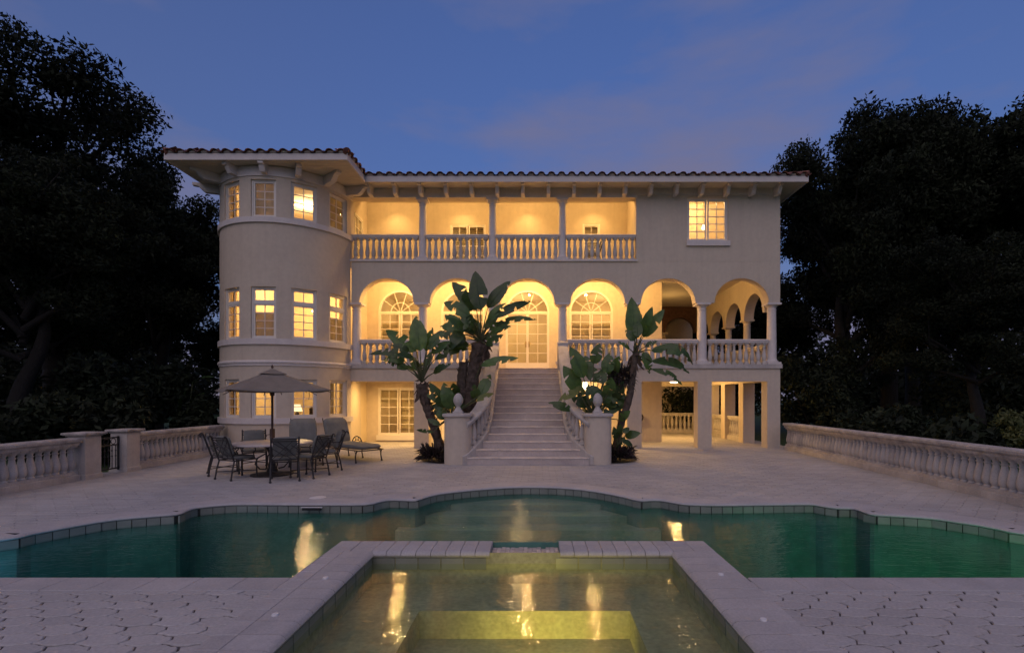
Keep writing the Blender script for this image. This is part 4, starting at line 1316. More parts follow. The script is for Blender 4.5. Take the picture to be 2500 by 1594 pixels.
# umbrella
ub=thing('patio_umbrella','open taupe square patio umbrella standing through the round table','umbrella',(TC.x,TC.y,0))
m=MB().tube([(TC.x,TC.y,0.06),(TC.x,TC.y,2.22)],0.024,12); m.build('pole',M['wood'],ub,smooth=50)
m=MB().box(TC.x-0.03,TC.x+0.035,TC.y-0.05,TC.y+0.04,0.78,0.98,0.01); m.tube([(TC.x-0.03,TC.y-0.05,0.86),(TC.x-0.09,TC.y-0.06,0.85),(TC.x-0.09,TC.y-0.06,0.81)],0.008,6); m.build('crank',M['wood'],ub)
def canopy(hd,ze,zt,rot,sag=0.05,n=10,off=0.0,r0=0.0):
    vs=[];fs=[]; cs=[]
    for k in range(4):
        a=rot+k*PI/2; cs.append(Vector((math.cos(a)*hd,math.sin(a)*hd,0)))
    m=MB()
    for k in range(4):
        A,B=cs[k],cs[(k+1)%4]; b=len(m.v)+len(vs); loc=[]
        for i in range(n+1):
            t=r0+(1-r0)*i/n
            for j in range(n+1):
                s_=j/n; p=A.lerp(B,s_)*t
                bulge=math.sin(PI*s_)*t*(1-0.0)
                z=zt+(ze-zt)*(t**0.93)-sag*bulge*math.sin(PI*min(t,1)*0.62)
                p=p*(1-0.03*math.sin(PI*s_)*t)
                loc.append((TC.x+p.x,TC.y+p.y,z+off))
        ff=[]
        for i in range(n):
            for j in range(n): a_=i*(n+1)+j; ff.append((a_,a_+n+1,a_+n+2,a_+1))
        m.add(loc,ff)
    return m
rot=R(-90-6)
cn=canopy(1.34,1.80,2.24,rot)
cno=cn.build('canopy',M['canopy'],ub,smooth=25)
md=cno.modifiers.new('t','SOLIDIFY'); md.thickness=0.004
m=canopy(0.34,2.150,2.272,rot,0.012,6); v_=m.build('vent',M['canopy'],cno,smooth=25)
m=MB()
for k in range(4):
    a=rot+k*PI/2+PI/4; b=a+PI/4; 
    for s_ in (0,):
        A=Vector((math.cos(a-PI/4)*1.34,math.sin(a-PI/4)*1.34,1.80-0.075)); B=Vector((math.cos(a+PI/4)*1.34,math.sin(a+PI/4)*1.34,1.80-0.075))
m=MB().lathe([(0.012,0),(0.03,0.02),(0.02,0.05),(0.008,0.08)],(TC.x,TC.y,2.27),12); m.build('finial',M['wood'],ub,smooth=50)
for k in range(8):
    a=rot+k*PI/4; r_=1.30 if k%2==0 else 0.90
    m=MB(); m.tube([(TC.x,TC.y,2.15),(TC.x+math.cos(a)*r_*.5,TC.y+math.sin(a)*r_*.5,1.95),(TC.x+math.cos(a)*r_,TC.y+math.sin(a)*r_,1.765 if k%2==0 else 1.70)],0.008,5); m.tube([(TC.x,TC.y,1.74),(TC.x+math.cos(a)*r_*0.5,TC.y+math.sin(a)*r_*0.5,1.94)],0.007,5)
    m.build('rib',M['wood'],ub)
m=MB().lathe([(0.04,0),(0.045,0.02),(0.045,0.07),(0.03,0.09)],(TC.x,TC.y,1.68),12); m.build('hub',M['wood'],ub)
for dx,dy in ((1.30,-0.13),(0.98,-0.42)):
    m=MB(); m.tube([(TC.x+dx,TC.y+dy,1.80),(TC.x+dx+0.01,TC.y+dy,1.70),(TC.x+dx,TC.y+dy-0.01,1.60)],0.006,5); m.build('tie_strap',M['black'],ub)

# chaise lounges (head at -x, foot at +x)
def make_chaise():
    o=thing('chaise_lounge','','lounge chair',(0,0,0),'cushioned chaise lounges',worldgeo=False)
    def P(m,name,mt,smooth=50): return place(name,m.mesh(name,smooth),mt,o)
    L0,L1,w,sh=-0.55,1.05,0.31,0.30
    m=MB()
    for y in (-w,w): m.tube([(L0,y,sh),(L1,y,sh)],0.016,6)
    m.tube([(L1,-w,sh)]+[(L1+0.06,-w*0.5,sh),(L1+0.06,w*0.5,sh)]+[(L1,w,sh)],0.016,6); m.tube([(L0,-w,sh),(L0,w,sh)],0.014,6)
    P(m,'frame',M['iron'])
    for x in (L0+0.05,0.15,L1-0.08):
        for y in (-w,w):
            m=MB(); m.tube([(x,y,sh),(x-0.03,y*1.03,0.16),(x,y*1.05,0.02)],0.015,6); m.lathe([(0.01,0),(0.024,0.01),(0.024,0.03),(0.014,0.045)],(x,y*1.05,0),8); m.tube([(x-0.09,y,sh-0.005),(x-0.03,y*1.02,sh-0.09),(x+0.05,y,sh-0.005)],0.008,5)
            P(m,'leg',M['iron'])
    for y in (-w-0.02,w+0.02):
        m=MB(); m.tube(arc((-0.12,y,0.30),(1,0,0),(0,0,1),0.25,0.0,PI,10),0.013,6); m.tube(arc((-0.12,y,0.30),(1,0,0),(0,0,1),0.16,0.0,PI,8),0.009,5)
        for a in (0.6,1.2,1.9,2.5): m.tube([(-0.12+0.16*math.cos(a),y,0.30+0.16*math.sin(a)),(-0.12+0.25*math.cos(a+.15),y,0.30+0.25*math.sin(a+.15))],0.008,5)
        P(m,'arm',M['iron'])
    P(pillow(-0.42,L1+0.06,-0.30,0.30,sh+0.015,sh+0.125,0.04),'seat_cushion',M['cushion'])
    b=pillow(0.0,0.72,-0.30,0.30,0.0,0.11,0.035); a=R(112)
    b.v=[(-0.30+x*math.cos(a)-z*math.sin(a)*-1*-1,y,sh+0.08+x*math.sin(a)+z*math.cos(a)) for x,y,z in b.v]
    P(b,'back_cushion',M['cushion'])
    m=MB()
    for y in (-0.26,0.26): m.tube([(-0.42,y,sh),(-0.42+0.70*math.cos(a)-0.02,y,sh+0.08+0.70*math.sin(a))],0.013,6)
    P(m,'back_frame',M['iron'])
    return o
cp=make_chaise()
cp.location=(-5.12,-2.75,0.0); cp.scale=(1.12,1.12,1.05); cp.rotation_euler=(0,0,R(-40)); cp['label']='grey cushioned chaise lounge beside the lit porch, its foot pointing at the stairs'
c2=copy_tree(cp); c2.location=(-6.02,-3.3,0.0); c2.rotation_euler=(0,0,R(-62)); c2['label']='grey cushioned chaise lounge behind the table chairs, against the tower'

# ------------------------------------------------------------------ small house fittings that can be lifted off
hr=thing('hose_reel','garden hose on a wall reel under the right arcade','hose reel',(3.92,YB-0.15,0.75))
hx,hz=3.80,0.92
m=MB(); m.box(hx-0.10,hx+0.10,YB-0.08,YB-0.002,hz-0.14,hz+0.14,0.01); m.build('bracket',M['iron'],hr)
m=MB()
for k in range(4): m.tube(arc((hx,YB-0.10-0.03*k,hz),(1,0,0),(0,0,1),0.15+0.008*(k%2),0,2*PI,20),0.014,6)
m.tube([(hx+0.02,YB-0.12,hz-0.15),(hx+0.02,YB-0.14,0.5),(hx-0.02,YB-0.14,0.28),(hx+0.06,YB-0.14,0.24),(hx+0.12,YB-0.14,0.34),(hx+0.10,YB-0.12,0.75)],0.013,6)
m.build('hose',M['dark'],hr,smooth=60)
def ceil_lamp(label,x,y,z,r):
    o=thing('ceiling_lamp',label,'lamp',(x,y,z),worldgeo=False)
    place('base',MB().lathe([(r*0.7,0.0),(r*0.75,-0.03),(r,-0.035)],n=24).mesh('base',40),M['white'],o)
    place('globe',MB().lathe([(r,-0.036),(r*0.97,-0.06),(r*0.75,-0.09),(r*0.3,-0.105),(0.01,-0.107)],n=24).mesh('globe',60),M['glow'],o)
ceil_lamp('lit round ceiling lamp in the ground floor carport right of the stairs',5.56,3.8,2.455-0.11,0.17)
def lantern(label,x,y,z):
    o=thing('wall_lantern',label,'lantern',(x,y,z),worldgeo=False)
    m=MB(); m.box(-0.09,0.09,-0.09,0.09,-0.02,0.0); m.lathe([(0.10,0.28),(0.04,0.34),(0.01,0.38)],n=4)
    for sx in (-1,1):
        for sy in (-1,1): m.box(sx*0.085-0.008,sx*0.085+0.008,sy*0.085-0.008,sy*0.085+0.008,0.0,0.28)
    m.box(-0.02,0.02,0.09,0.20,0.10,0.16)
    place('lantern_cage',m.mesh('lantern_cage'),M['iron'],o)
    place('lantern_glass',MB().box(-0.075,0.075,-0.075,0.075,0.001,0.27).mesh('lantern_glass'),M['glow'],o)
    lamp('lantern_light','POINT',(x,y-0.25,z+0.1),14,WARM,0.06)
lantern('lit wall lantern behind the right hand paddle leaf plants',1.79,YB-0.21,1.95)
def pendant(label,x,y,z,zt,r=0.14):
    o=thing('pendant_lamp',label,'lamp',(x,y,zt),worldgeo=False)
    place('cord',MB().tube([(0,0,0),(0,0,z-zt+0.1)],0.008,6).mesh('cord'),M['brass'],o)
    place('bowl',MB().lathe([(0.03,0.10),(r*0.6,0.06),(r,0.0),(r*0.8,-0.04),(r*0.3,-0.06)],(0,0,z-zt),20).mesh('bowl',50),M['glow'],o)
pendant('glowing pendant lamp seen through the top tower window',-7.22,0.25,7.35,8.42,0.11)
pendant('glowing pendant lamp seen through the middle tower window',-7.42,0.5,4.55,6.03,0.14)
pendant('glowing pendant lamp seen through the upper right window',5.78,1.0,7.52,8.92,0.055)
# things seen inside the ground floor tower room
tl=thing('table_lamp','lit table lamp seen through a ground floor tower window','lamp',(-8.25,0.9,0.75))
MB().lathe([(0.09,0),(0.03,0.03),(0.05,0.12),(0.07,0.2),(0.02,0.3)],(-8.25,0.9,0.9),14).build('lamp_base',M['dark'],tl,smooth=50)
MB().lathe([(0.17,0.28),(0.10,0.52)],(-8.25,0.9,0.9),20,cap=False).build('lamp_shade',M['glowsoft'],tl,smooth=50)
cb=thing('sideboard','dark wooden sideboard inside the ground floor tower room','cabinet',(-8.2,0.9,0))
MB().box(-8.9,-7.6,0.6,1.2,0.05,0.90,0.01).build('body',M['dark'],cb)
for x in (-8.8,-8.05): MB().box(x,x+0.65,0.585,0.598,0.15,0.85).build('door',M['dark'],cb)
ar=thing('armchair','dark armchair inside the ground floor tower room','chair',(-7.3,0.2,0))
MB().box(-7.65,-6.95,-0.1,0.6,0.1,0.5,0.04).build('seat',M['dark'],ar); MB().box(-7.65,-6.95,0.5,0.7,0.5,1.35,0.06).build('backrest',M['dark'],ar)
# louvre blinds and shades inside the windows
def blind(x0,x1,y,z0,z1,n,m=None):
    mb=MB()
    for k in range(n):
        z=z0+(z1-z0)*k/n; mb.add([(x0,y,z),(x1,y,z),(x1,y+0.04,z+0.035),(x0,y+0.04,z+0.035)],[(0,1,2,3)])
    mb.build('blind',m or M['blind'],H)
blind(-3.19,-1.95,YB+0.22,6.25,8.08,26); blind(1.78,2.33,YB+0.22,6.9,8.1,16,M['frame'])
for c in (WC[0],WC[1],WC[3]):
    MB().box(c-0.74,c+0.74,YB+0.24,YB+0.25,3.1,4.45).build('roller_shade',M['shade'],H)
MB().box(-5.9,-5.2,YB+0.24,YB+0.25,1.45,2.0).build('roller_shade',M['shade'],H); MB().box(-5.15,-4.45,YB+0.24,YB+0.25,0.3,2.0).build('roller_shade',M['shade'],H)
MB().box(-3.5,-2.05,YB+0.24,YB+0.25,0.3,2.0).build('roller_shade',M['shade'],H)
# ------------------------------------------------------------------ paddle-leaf plants
def leaf_mesh(s,t,width,up,bend=0.12,splits=0,seed=0,n=14,fold=0.18):
    """blade from s to t in local coordinates about s"""
    r=random.Random(seed)
    s=Vector(s);t=Vector(t); ax=t-s; L=ax.length
    up=Vector(up); side=ax.cross(up)
    side=side.normalized() if side.length>1e-5 else ax.orthogonal().normalized()
    nrm=side.cross(ax).normalized()
    m=MB(); vs=[]; fs=[]
    gaps=[[False]*n,[False]*n]
    for _ in range(splits):
        gaps[r.randrange(2)][r.randrange(3,n-1)]=True
    for k in range(n+1):
        u=k/n
        c=ax*u+nrm*(bend*L*math.sin(PI*u))
        w=width*0.5*(math.sin(PI*min(1,u**0.80)))**0.72 if 0<u<1 else 0.004
        dn=(ax.normalized()+nrm*(bend*PI*math.cos(PI*u))).normalized()
        n2=(nrm-dn*nrm.dot(dn)).normalized()
        wl_,wr=w*(1+r.uniform(-.05,.05)),w*(1+r.uniform(-.05,.05))
        wav=0.03*width*math.sin(k*1.9+seed)
        vs+=[c, c+side*wl_*0.55+n2*(fold*wl_*0.5), c+side*wl_+n2*(fold*wl_*0.6+wav)-dn*0.12*wl_, c-side*wr*0.55+n2*(fold*wr*0.5), c-side*wr+n2*(fold*wr*0.6-wav)-dn*0.12*wr]
    for k in range(n):
        a=k*5;b=a+5
        if gaps[0][k]:
            fs+= [(a,a+1,b)]
        else: fs+=[(a,a+1,b+1,b),(a+1,a+2,b+2,b+1)]
        if gaps[1][k]:
            fs+=[(a,b,a+3)]
        else: fs+=[(b,b+3,a+3,a),(b+3,b+4,a+4,a+3)]
    m.add(vs,fs)
    # midrib
    rib=[vs[k*5]-nrm*0.004 for k in range(n+1)]
    m.tube(rib,[0.012*(1-0.85*k/n)+0.002 for k in range(n+1)],5)
    return m.mesh('leaf',60)
def bez(a,b,c,n=8):
    return [a*(1-t)**2+b*2*t*(1-t)+c*t*t for t in [i/n for i in range(n+1)]]
def crop5(x,y): return 840+x/2.952,640+y/2.952
def crop6(x,y): return 1200+x/3.0696,660+y/3.0696
seedc=[0]
def paddle_plant(label,crop,d,base,leaves,trunk=None,group=None,k=1.0,dry=0,fill=0,fs_=1.0):
    """base, leaves: (start, tip, width in photograph-crop pixels, options) read from a study of the plant"""
    sc_=2.952 if crop is crop5 else 3.0696
    bx,by=crop(*base)
    B=at(bx,by,d)
    g0=Vector((B.x,B.y,0.0))
    o=thing('bird_of_paradise_plant',label,'plant',g0,group)
    if trunk:
        for pts in trunk:
            P=[]; rad=[]
            n=len(pts)
            for i,(x,y,w) in enumerate(pts):
                px,py=crop(x,y); p=at(px,py,d)
                if i==0: p.z=min(p.z,0.0)
                P.append(p); rad.append(w/sc_*d/F/2)
            fine=catmull(P,6); rf=[]
            for i in range(len(fine)):
                t=i/6; a=min(int(t),n-2); f_=t-a; rf.append(rad[a]*(1-f_)+rad[a+1]*f_)
            # ragged fibrous surface: rings of alternating radius
            rf=[q*(1.0+(0.10 if i%2 else -0.06)+rnd.uniform(-.05,.05)) for i,q in enumerate(rf)]
            m=MB(); m.tube(fine,rf,12)
            # old leaf bases standing off the trunk
            for i in range(2,len(fine)-1):
                for q in range(3):
                    a=rnd.uniform(0,2*PI); dirv=Vector((math.cos(a),math.sin(a),0)); p0=fine[i]+dirv*rf[i]*0.85
                    p1=p0+dirv*rf[i]*rnd.uniform(.25,.55)+Vector((0,0,rnd.uniform(.06,.16)))
                    w=dirv.cross(Vector((0,0,1)))*rf[i]*0.4
                    m.add([p0-w,p0+w,p1+w*0.3,p1-w*0.3,p0-Vector((0,0,.05))],[(0,1,2,3),(0,4,1)])
            m.build('trunk',M['bark'],o)
    for lf in leaves:
        s,t,w=lf[:3]; opt=lf[3] if len(lf)>3 else {}
        seedc[0]+=1; r=random.Random(seedc[0])
        dd=d+opt.get('d',r.uniform(-0.35,0.35))
        S=at(*crop(*s),dd); Tt=at(*crop(*t),dd+opt.get('dt',r.uniform(-0.25,0.25)))
        wid=w/sc_*d/F*k*1.08
        face=Vector((r.uniform(-.25,.25),-1,r.uniform(.1,.45)))
        if opt.get('droop'): face=Vector((0.1*r.uniform(-1,1),-1.0,0.55))
        me=leaf_mesh((0,0,0),Tt-S,wid,face,opt.get('bend',0.06),opt.get('splits',3),seedc[0])
        lo=place('leaf',me,M[opt.get('m','leaf')],o,S)
        p0=opt.get('from',base)
        A=at(*crop(*p0),d)
        mid=(A+S)/2+Vector((0,0,opt.get('arch',0.06)))
        if (A-S).length>0.05:
            pm=MB(); pts=bez(A,mid,S,7); L=len(pts)
            pts=[q-S for q in pts]
            pm.tube(pts,[0.026-0.016*i/(L-1) for i in range(L)],6)
            place('stalk',pm.mesh('stalk',60),M['stalk'],lo)
    for i in range(fill):            # young and inner leaves that thicken the crown
        a=rnd.uniform(0,2*PI); el=rnd.uniform(0.35,1.25); L=rnd.uniform(.35,.62)*fs_; st=rnd.uniform(.25,.6)*fs_
        dv=Vector((math.cos(a)*math.cos(el),abs(math.sin(a))*math.cos(el) if trunk is None else math.sin(a)*math.cos(el),math.sin(el)))
        S=B+dv*st; tv_=Vector((dv.x*1.2,dv.y*1.2,dv.z*rnd.uniform(.1,1.0))).normalized()*L
        seedc[0]+=1
        lo=place('leaf',leaf_mesh((0,0,0),tv_,L*rnd.uniform(.34,.46),(rnd.uniform(-.3,.3),-1,.5),rnd.uniform(.02,.16),rnd.randrange(1,5),seedc[0]),M['leaf'],o,S)
        place('stalk',MB().tube([B-S,(B-S)*.5+Vector((0,0,.03)),Vector((0,0,0))],[.022,.018,.010],6).mesh('stalk',60),M['stalk'],lo)
    for i in range(dry):
        a=rnd.uniform(0,2*PI); p=B+Vector((math.cos(a)*.05,math.sin(a)*.05,rnd.uniform(-.25,.08)))
        q=Vector((math.cos(a)*rnd.uniform(.10,.30),math.sin(a)*rnd.uniform(.1,.3),rnd.uniform(-.65,.0)))
        me=leaf_mesh((0,0,0),q,rnd.uniform(.04,.13),(0,-1,.3),-0.1,1,300+i,8)
        place('dry_leaf',me,M['dleaf'],o,p)
    return o
grp='paddle leaf plants beside the stairs'
b1=(560,865)
paddle_plant('shorter paddle leaf plant on a slim trunk left of the stairs',crop5,12.9,b1,[
 ((548,640),(518,388),118,{'from':b1,'splits':1,'bend':0.03,'dt':0.1}),((520,640),(300,490),100,{'from':b1,'splits':3}),((600,628),(738,482),72,{'from':b1}),
 ((505,690),(180,664),62,{'from':b1,'bend':0.16,'droop':1,'splits':4,'arch':.2}),((440,715),(282,712),78,{'from':b1,'bend':0.25,'droop':1}),
 ((655,700),(900,625),66,{'from':b1,'bend':0.12,'droop':1,'arch':.15}),((630,655),(770,568),58,{'from':b1}),((660,640),(850,600),60,{'from':b1,'bend':.15}),
 ((470,640),(340,600),60,{'from':b1,'bend':.1}),((590,640),(640,470),60,{'from':b1,'d':.4})],
 trunk=[[(715,1400,74),(650,1190,62),(595,1030,66),(558,880,84)]],group=grp,dry=16,fill=7)
b2=(985,575)
paddle_plant('tallest paddle leaf plant, on a thick shaggy trunk left of the stairs',crop5,13.25,b2,[
 ((985,345),(945,64),125,{'splits':1,'bend':0.02,'dt':.1}),((1035,330),(1198,135),88,{'splits':1}),((955,345),(778,145),120,{'splits':3}),
 ((905,385),(718,290),92,{'splits':3,'bend':.1}),((900,360),(880,190),90,{'d':.3}),((850,480),(728,378),84,{}),((870,500),(692,462),84,{'bend':.1}),
 ((1075,400),(1348,282),62,{'bend':0.14,'splits':5,'arch':.1}),((1085,462),(1392,415),54,{'bend':0.14,'splits':5,'droop':1,'arch':.1}),
 ((1015,560),(1118,478),62,{}),((1025,598),(1148,522),56,{}),((880,560),(700,520),90,{'d':-.2}),((900,600),(720,610),80,{'bend':.2,'droop':1}),
 ((860,520),(760,640),80,{'bend':.2,'droop':1}),((985,745),(1258,690),64,{'from':(930,900),'bend':.06,'splits':3,'droop':1}),
 ((930,470),(840,420),110,{'d':-.25}),((900,440),(800,470),100,{'d':-.3,'bend':.2}),((960,520),(890,400),110,{'d':-.1})],
 trunk=[[(900,1330,96),(905,1080,92),(930,820,88),(980,590,110)],[(830,1330,80),(845,1060,74),(850,850,72),(862,720,60)]],group=grp,dry=34,fill=14,fs_=1.15)
b3=(770,1120)
paddle_plant('low cluster of paddle leaves behind the left pineapple pedestal',crop5,12.75,b3,[
 ((735,1050),(615,868),78,{'bend':.05}),((775,1060),(718,868),98,{'splits':1}),((805,960),(785,870),74,{'d':.3}),((985,955),(1055,808),84,{'d':.2}),((955,985),(935,880),70,{}),
 ((955,1000),(1078,945),44,{'m':'yleaf','droop':1,'bend':.08}),((700,1100),(615,1008),70,{}),((730,1130),(670,1040),70,{}),((850,1020),(790,930),70,{'d':.4}),((640,1225),(522,1208),26,{'bend':.1}),((690,1170),(600,1130),40,{})],group=grp,fill=7)
b4=(1075,640)
paddle_plant('tall leaning paddle leaf plant right of the stairs',crop6,12.75,b4,[
 ((1072,520),(1050,202),128,{'splits':0,'bend':.02}),((1130,480),(1205,272),72,{'splits':1}),((1135,500),(1295,292),84,{'splits':1}),((1075,525),(1003,448),66,{}),
 ((1195,600),(1508,705),92,{'bend':.30,'splits':7,'droop':1,'arch':.12}),((1200,680),(1482,772),74,{'bend':.22,'splits':7,'droop':1}),((1200,740),(1430,862),52,{'bend':.18,'splits':8,'droop':1}),
 ((1140,610),(1185,775),70,{'bend':.1,'droop':1,'splits':4}),((1090,500),(1100,380),70,{'d':-.2})],
 trunk=[[(905,1400,56),(960,1190,50),(1030,960,52),(1065,740,46),(1085,560,34)]],group=grp,dry=8,fill=3,fs_=.8)
b5=(760,1120)
paddle_plant('broad clump of paddle leaves behind the right pineapple pedestal',crop6,12.6,b5,[
 ((690,805),(590,572),112,{'splits':1}),((655,905),(538,715),112,{'splits':1}),((765,700),(812,548),84,{}),((800,835),(698,700),92,{}),((832,850),(822,740),74,{'d':-.3}),((865,770),(885,618),92,{}),
 ((885,795),(958,640),84,{}),((650,905),(503,978),62,{'m':'yleaf','droop':1,'bend':.08}),((700,905),(608,892),60,{'m':'yleaf'}),((790,970),(720,858),116,{'d':-.3}),((870,930),(900,800),90,{}),((920,960),(990,830),84,{'d':.2}),
 ((840,1000),(860,880),100,{}),((940,1040),(1000,920),80,{}),((960,1120),(1040,1050),60,{}),((700,980),(640,900),70,{'d':.3}),((740,760),(700,640),80,{'d':.4}),((880,880),(960,770),90,{'d':.3}),((800,1030),(760,930),90,{'d':.2})],group=grp,fill=12,fs_=1.1)
b6=(940,1330)
paddle_plant('small broad leaved plant at the foot of the right hand trunk',crop6,12.5,b6,[
 ((1000,1240),(1118,1218),62,{'splits':0}),((985,1215),(1032,1180),42,{'splits':0}),((985,1280),(1058,1312),44,{'splits':0,'droop':1}),((950,1230),(965,1150),50,{}),((960,1290),(925,1200),60,{}),((950,1300),(1000,1250),50,{}),((935,1260),(915,1170),50,{})],group=grp)
# pale arching plant beyond the left balustrade
def crop0(x,y): return x*1.0386,y*1.0386
crop0s=1/1.0386
def left_plant():
    d=15.5
    o=thing('bird_of_paradise_plant','arching paddle leaf plant in the dark garden left of the tower','plant',at(455*1.0386,1000*1.0386,d).xy.to_3d(),)
    B=at(455,1040,d); B.z=0
    for s,t,w,b in (((470,935),(522,921),0.28,.10),((405,935),(370,945),0.25,.3),((430,960),(400,985),.25,.2),((465,985),(500,960),.25,.1),((440,1000),(455,950),.3,.05)):
        S=at(*s,d); T_=at(*t,d-0.2); seedc[0]+=1
        lo=place('leaf',leaf_mesh((0,0,0),T_-S,w,(0,-.4,1),b,4,seedc[0]),M['leaf'],o,S)
        pts=[q-S for q in bez(B,(B+S)/2+Vector((0,0,.4)),S,7)]
        m=MB(); m.tube(pts,0.018,6); place('stalk',m.mesh('stalk',60),M['stalk'],lo)
left_plant()

# ------------------------------------------------------------------ spiky ground plants
def spiky(name,label,c,rx,rz,n,mt,group=None,ln=0.28,wd=0.022):
    r=random.Random(int(c[0]*100)+n)
    o=thing(name,label,'plant',(c[0],c[1],max(0,c[2]-rz) if c[2]>0.6 else 0.0),group)
    vs=[];fs=[]
    for i in range(n):
        a=r.uniform(0,2*PI); e_=r.uniform(-0.15,1.35) if c[2]<0.6 else r.uniform(-1.2,1.4)
        q=r.random()**0.5*0.75
        p=Vector((c[0]+rx*q*math.cos(a),c[1]+rx*q*math.sin(a),max(0.01,c[2]+rz*q*math.sin(e_)*0.8)))
        d=Vector((math.cos(a)*math.cos(e_),math.sin(a)*math.cos(e_),math.sin(e_)+0.15)).normalized()
        L=ln*r.uniform(.6,1.2); s_=d.cross(Vector((r.uniform(-1,1),r.uniform(-1,1),r.uniform(-.4,1)))).normalized()*wd*r.uniform(.7,1.4)
        m=p+d*L*0.5+Vector((0,0,0.02)); t=p+d*L-Vector((0,0,L*0.22))
        b=len(vs); vs+=[p-s_*.5,p+s_*.5,m+s_,m-s_,t]; fs+=[(b,b+1,b+2,b+3),(b+3,b+2,b+4)]
    MB().add(vs,fs).build('foliage',mt,o)
    return o
spiky('bromeliad_clump','dark spiky ground plant at the foot of the left pedestal',(-2.62,-3.35,0.10),0.42,0.30,420,M['purple'],'spiky plants flanking the stairs')
spiky('bromeliad_clump','dark spiky ground plant at the foot of the right pedestal',(2.10,-3.38,0.10),0.42,0.30,420,M['purple'],'spiky plants flanking the stairs')
q=at(*crop6(970,800),12.9)
sp=spiky('dracaena','dark purple ball of spiky leaves between the right hand paddle leaf plants',(q.x,q.y,q.z),0.30,0.30,420,M['purple'],ln=0.26)
MB().tube([(q.x-0.03,q.y,0),(q.x-0.04,q.y,q.z*0.5),(q.x,q.y,q.z)],0.03,8).build('stem',M['bark'],sp)
mb=MB(); n=26
for cx_ in (-2.15,1.75):
    mb.add([(cx_+0.95*math.cos(2*PI*i/n),-2.75+1.05*math.sin(2*PI*i/n),0.012) for i in range(n)],[tuple(range(n))])
mb.build('planting_bed',M['soil'],kind='structure')

# ------------------------------------------------------------------ trees and shrubs
def leaf_cloud(centers,radii,n,size,seed,flat=0.75):
    g=np.random.default_rng(seed)
    centers=np.array(centers,float); radii=np.array(radii,float)
    wgt=radii**2.2; wgt/=wgt.sum()
    idx=g.choice(len(centers),n,p=wgt)
    d=g.normal(size=(n,3)); d/=np.linalg.norm(d,axis=1)[:,None]
    rr=radii[idx]*(g.random(n)**0.45)*np.where(g.random(n)<0.16,g.uniform(1.0,1.3,n),1.0)
    p=centers[idx]+d*rr[:,None]*np.array([1,1,flat])
    a=g.normal(size=(n,3)); a/=np.linalg.norm(a,axis=1)[:,None]
    b=g.normal(size=(n,3)); b-=a*(a*b).sum(1)[:,None]; b/=np.linalg.norm(b,axis=1)[:,None]
    s=size*g.uniform(.45,1.6,n)[:,None]
    v=np.stack([p-a*s,p+b*s*0.42,p+a*s,p-b*s*0.42],1).reshape(-1,3)
    return v
def quads_mesh(name,v):
    n=len(v)//4
    me=bpy.data.meshes.new(name)
    me.vertices.add(len(v)); me.vertices.foreach_set('co',v.astype(np.float32).ravel())
    me.loops.add(4*n); me.loops.foreach_set('vertex_index',np.arange(4*n,dtype=np.int32))
    me.polygons.add(n); me.polygons.foreach_set('loop_start',np.arange(0,4*n,4,dtype=np.int32)); me.polygons.foreach_set('loop_total',np.full(n,4,dtype=np.int32))
    me.update(calc_edges=True); me.validate()
    return me
def tree_proto(seed,h,rad,trunk_r,nl,size,low=0.22):
    """returns (trunk mesh, crown mesh) about the trunk base"""
    r=random.Random(seed); m=MB(); cs=[];rs=[]
    top=h*0.62
    tp_=[Vector((0,0,-0.2)),Vector((r.uniform(-.3,.3),r.uniform(-.3,.3),h*.18)),Vector((r.uniform(-.5,.5),r.uniform(-.5,.5),h*.4)),Vector((r.uniform(-.6,.6),r.uniform(-.6,.6),top))]
    m.tube(catmull(tp_,4),[trunk_r*(1.25-0.95*i/12) for i in range(13)],10)
    for i in range(22):
        t=r.uniform(low,0.95); base=tp_[1].lerp(tp_[3],t) if t>.3 else tp_[0].lerp(tp_[2],t+0.2)
        a=2*PI*(i*0.382+r.uniform(-.08,.08)); el=r.uniform(0.05,0.9)
        L=rad*r.uniform(.55,1.0)*(1.05-0.35*t)
        e_=base+Vector((math.cos(a)*math.cos(el)*L,math.sin(a)*math.cos(el)*L,math.sin(el)*L+0.2*h*t))
        md=(base+e_)/2+Vector((0,0,r.uniform(0,.6)))
        m.tube(bez(base,md,e_,6),[trunk_r*0.42*(1-.8*j/6) for j in range(7)],6)
        for j in range(6):
            f=r.uniform(.35,1.12); q=base.lerp(e_,f)+Vector((r.uniform(-1.1,1.1),r.uniform(-1.1,1.1),r.uniform(-.6,1.1)))
            m.tube([base.lerp(e_,f*.7),q],[trunk_r*.14,trunk_r*.04],5)
            cs.append(q); rs.append(rad*r.uniform(.08,.19))
        cs.append(e_); rs.append(rad*r.uniform(.13,.24))
    for i in range(26):
        q=tp_[3]+Vector((r.gauss(0,rad*.36),r.gauss(0,rad*.36),r.uniform(0.0,h*.33))); cs.append(q); rs.append(rad*r.uniform(.10,.22)); m.tube([tp_[3],q],[trunk_r*.2,trunk_r*.04],5)
    return m.mesh('trunk',60),quads_mesh('crown',leaf_cloud(cs,rs,nl,size,seed))
protos=[tree_proto(s,h,rd,tr,nl,sz) for s,h,rd,tr,nl,sz in ((11,12.5,5.2,0.34,95000,0.085),(23,11.5,4.6,0.30,85000,0.08),(37,13.5,5.6,0.36,100000,0.085))]
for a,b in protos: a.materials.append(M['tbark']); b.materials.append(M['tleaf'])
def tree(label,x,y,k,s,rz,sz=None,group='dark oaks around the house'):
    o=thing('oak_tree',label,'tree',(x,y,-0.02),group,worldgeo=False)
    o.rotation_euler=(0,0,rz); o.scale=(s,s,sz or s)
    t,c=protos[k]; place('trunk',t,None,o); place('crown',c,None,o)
tree('large dark oak at the left edge of the picture',-18.0,2.2,2,1.04,3.1,1.03)
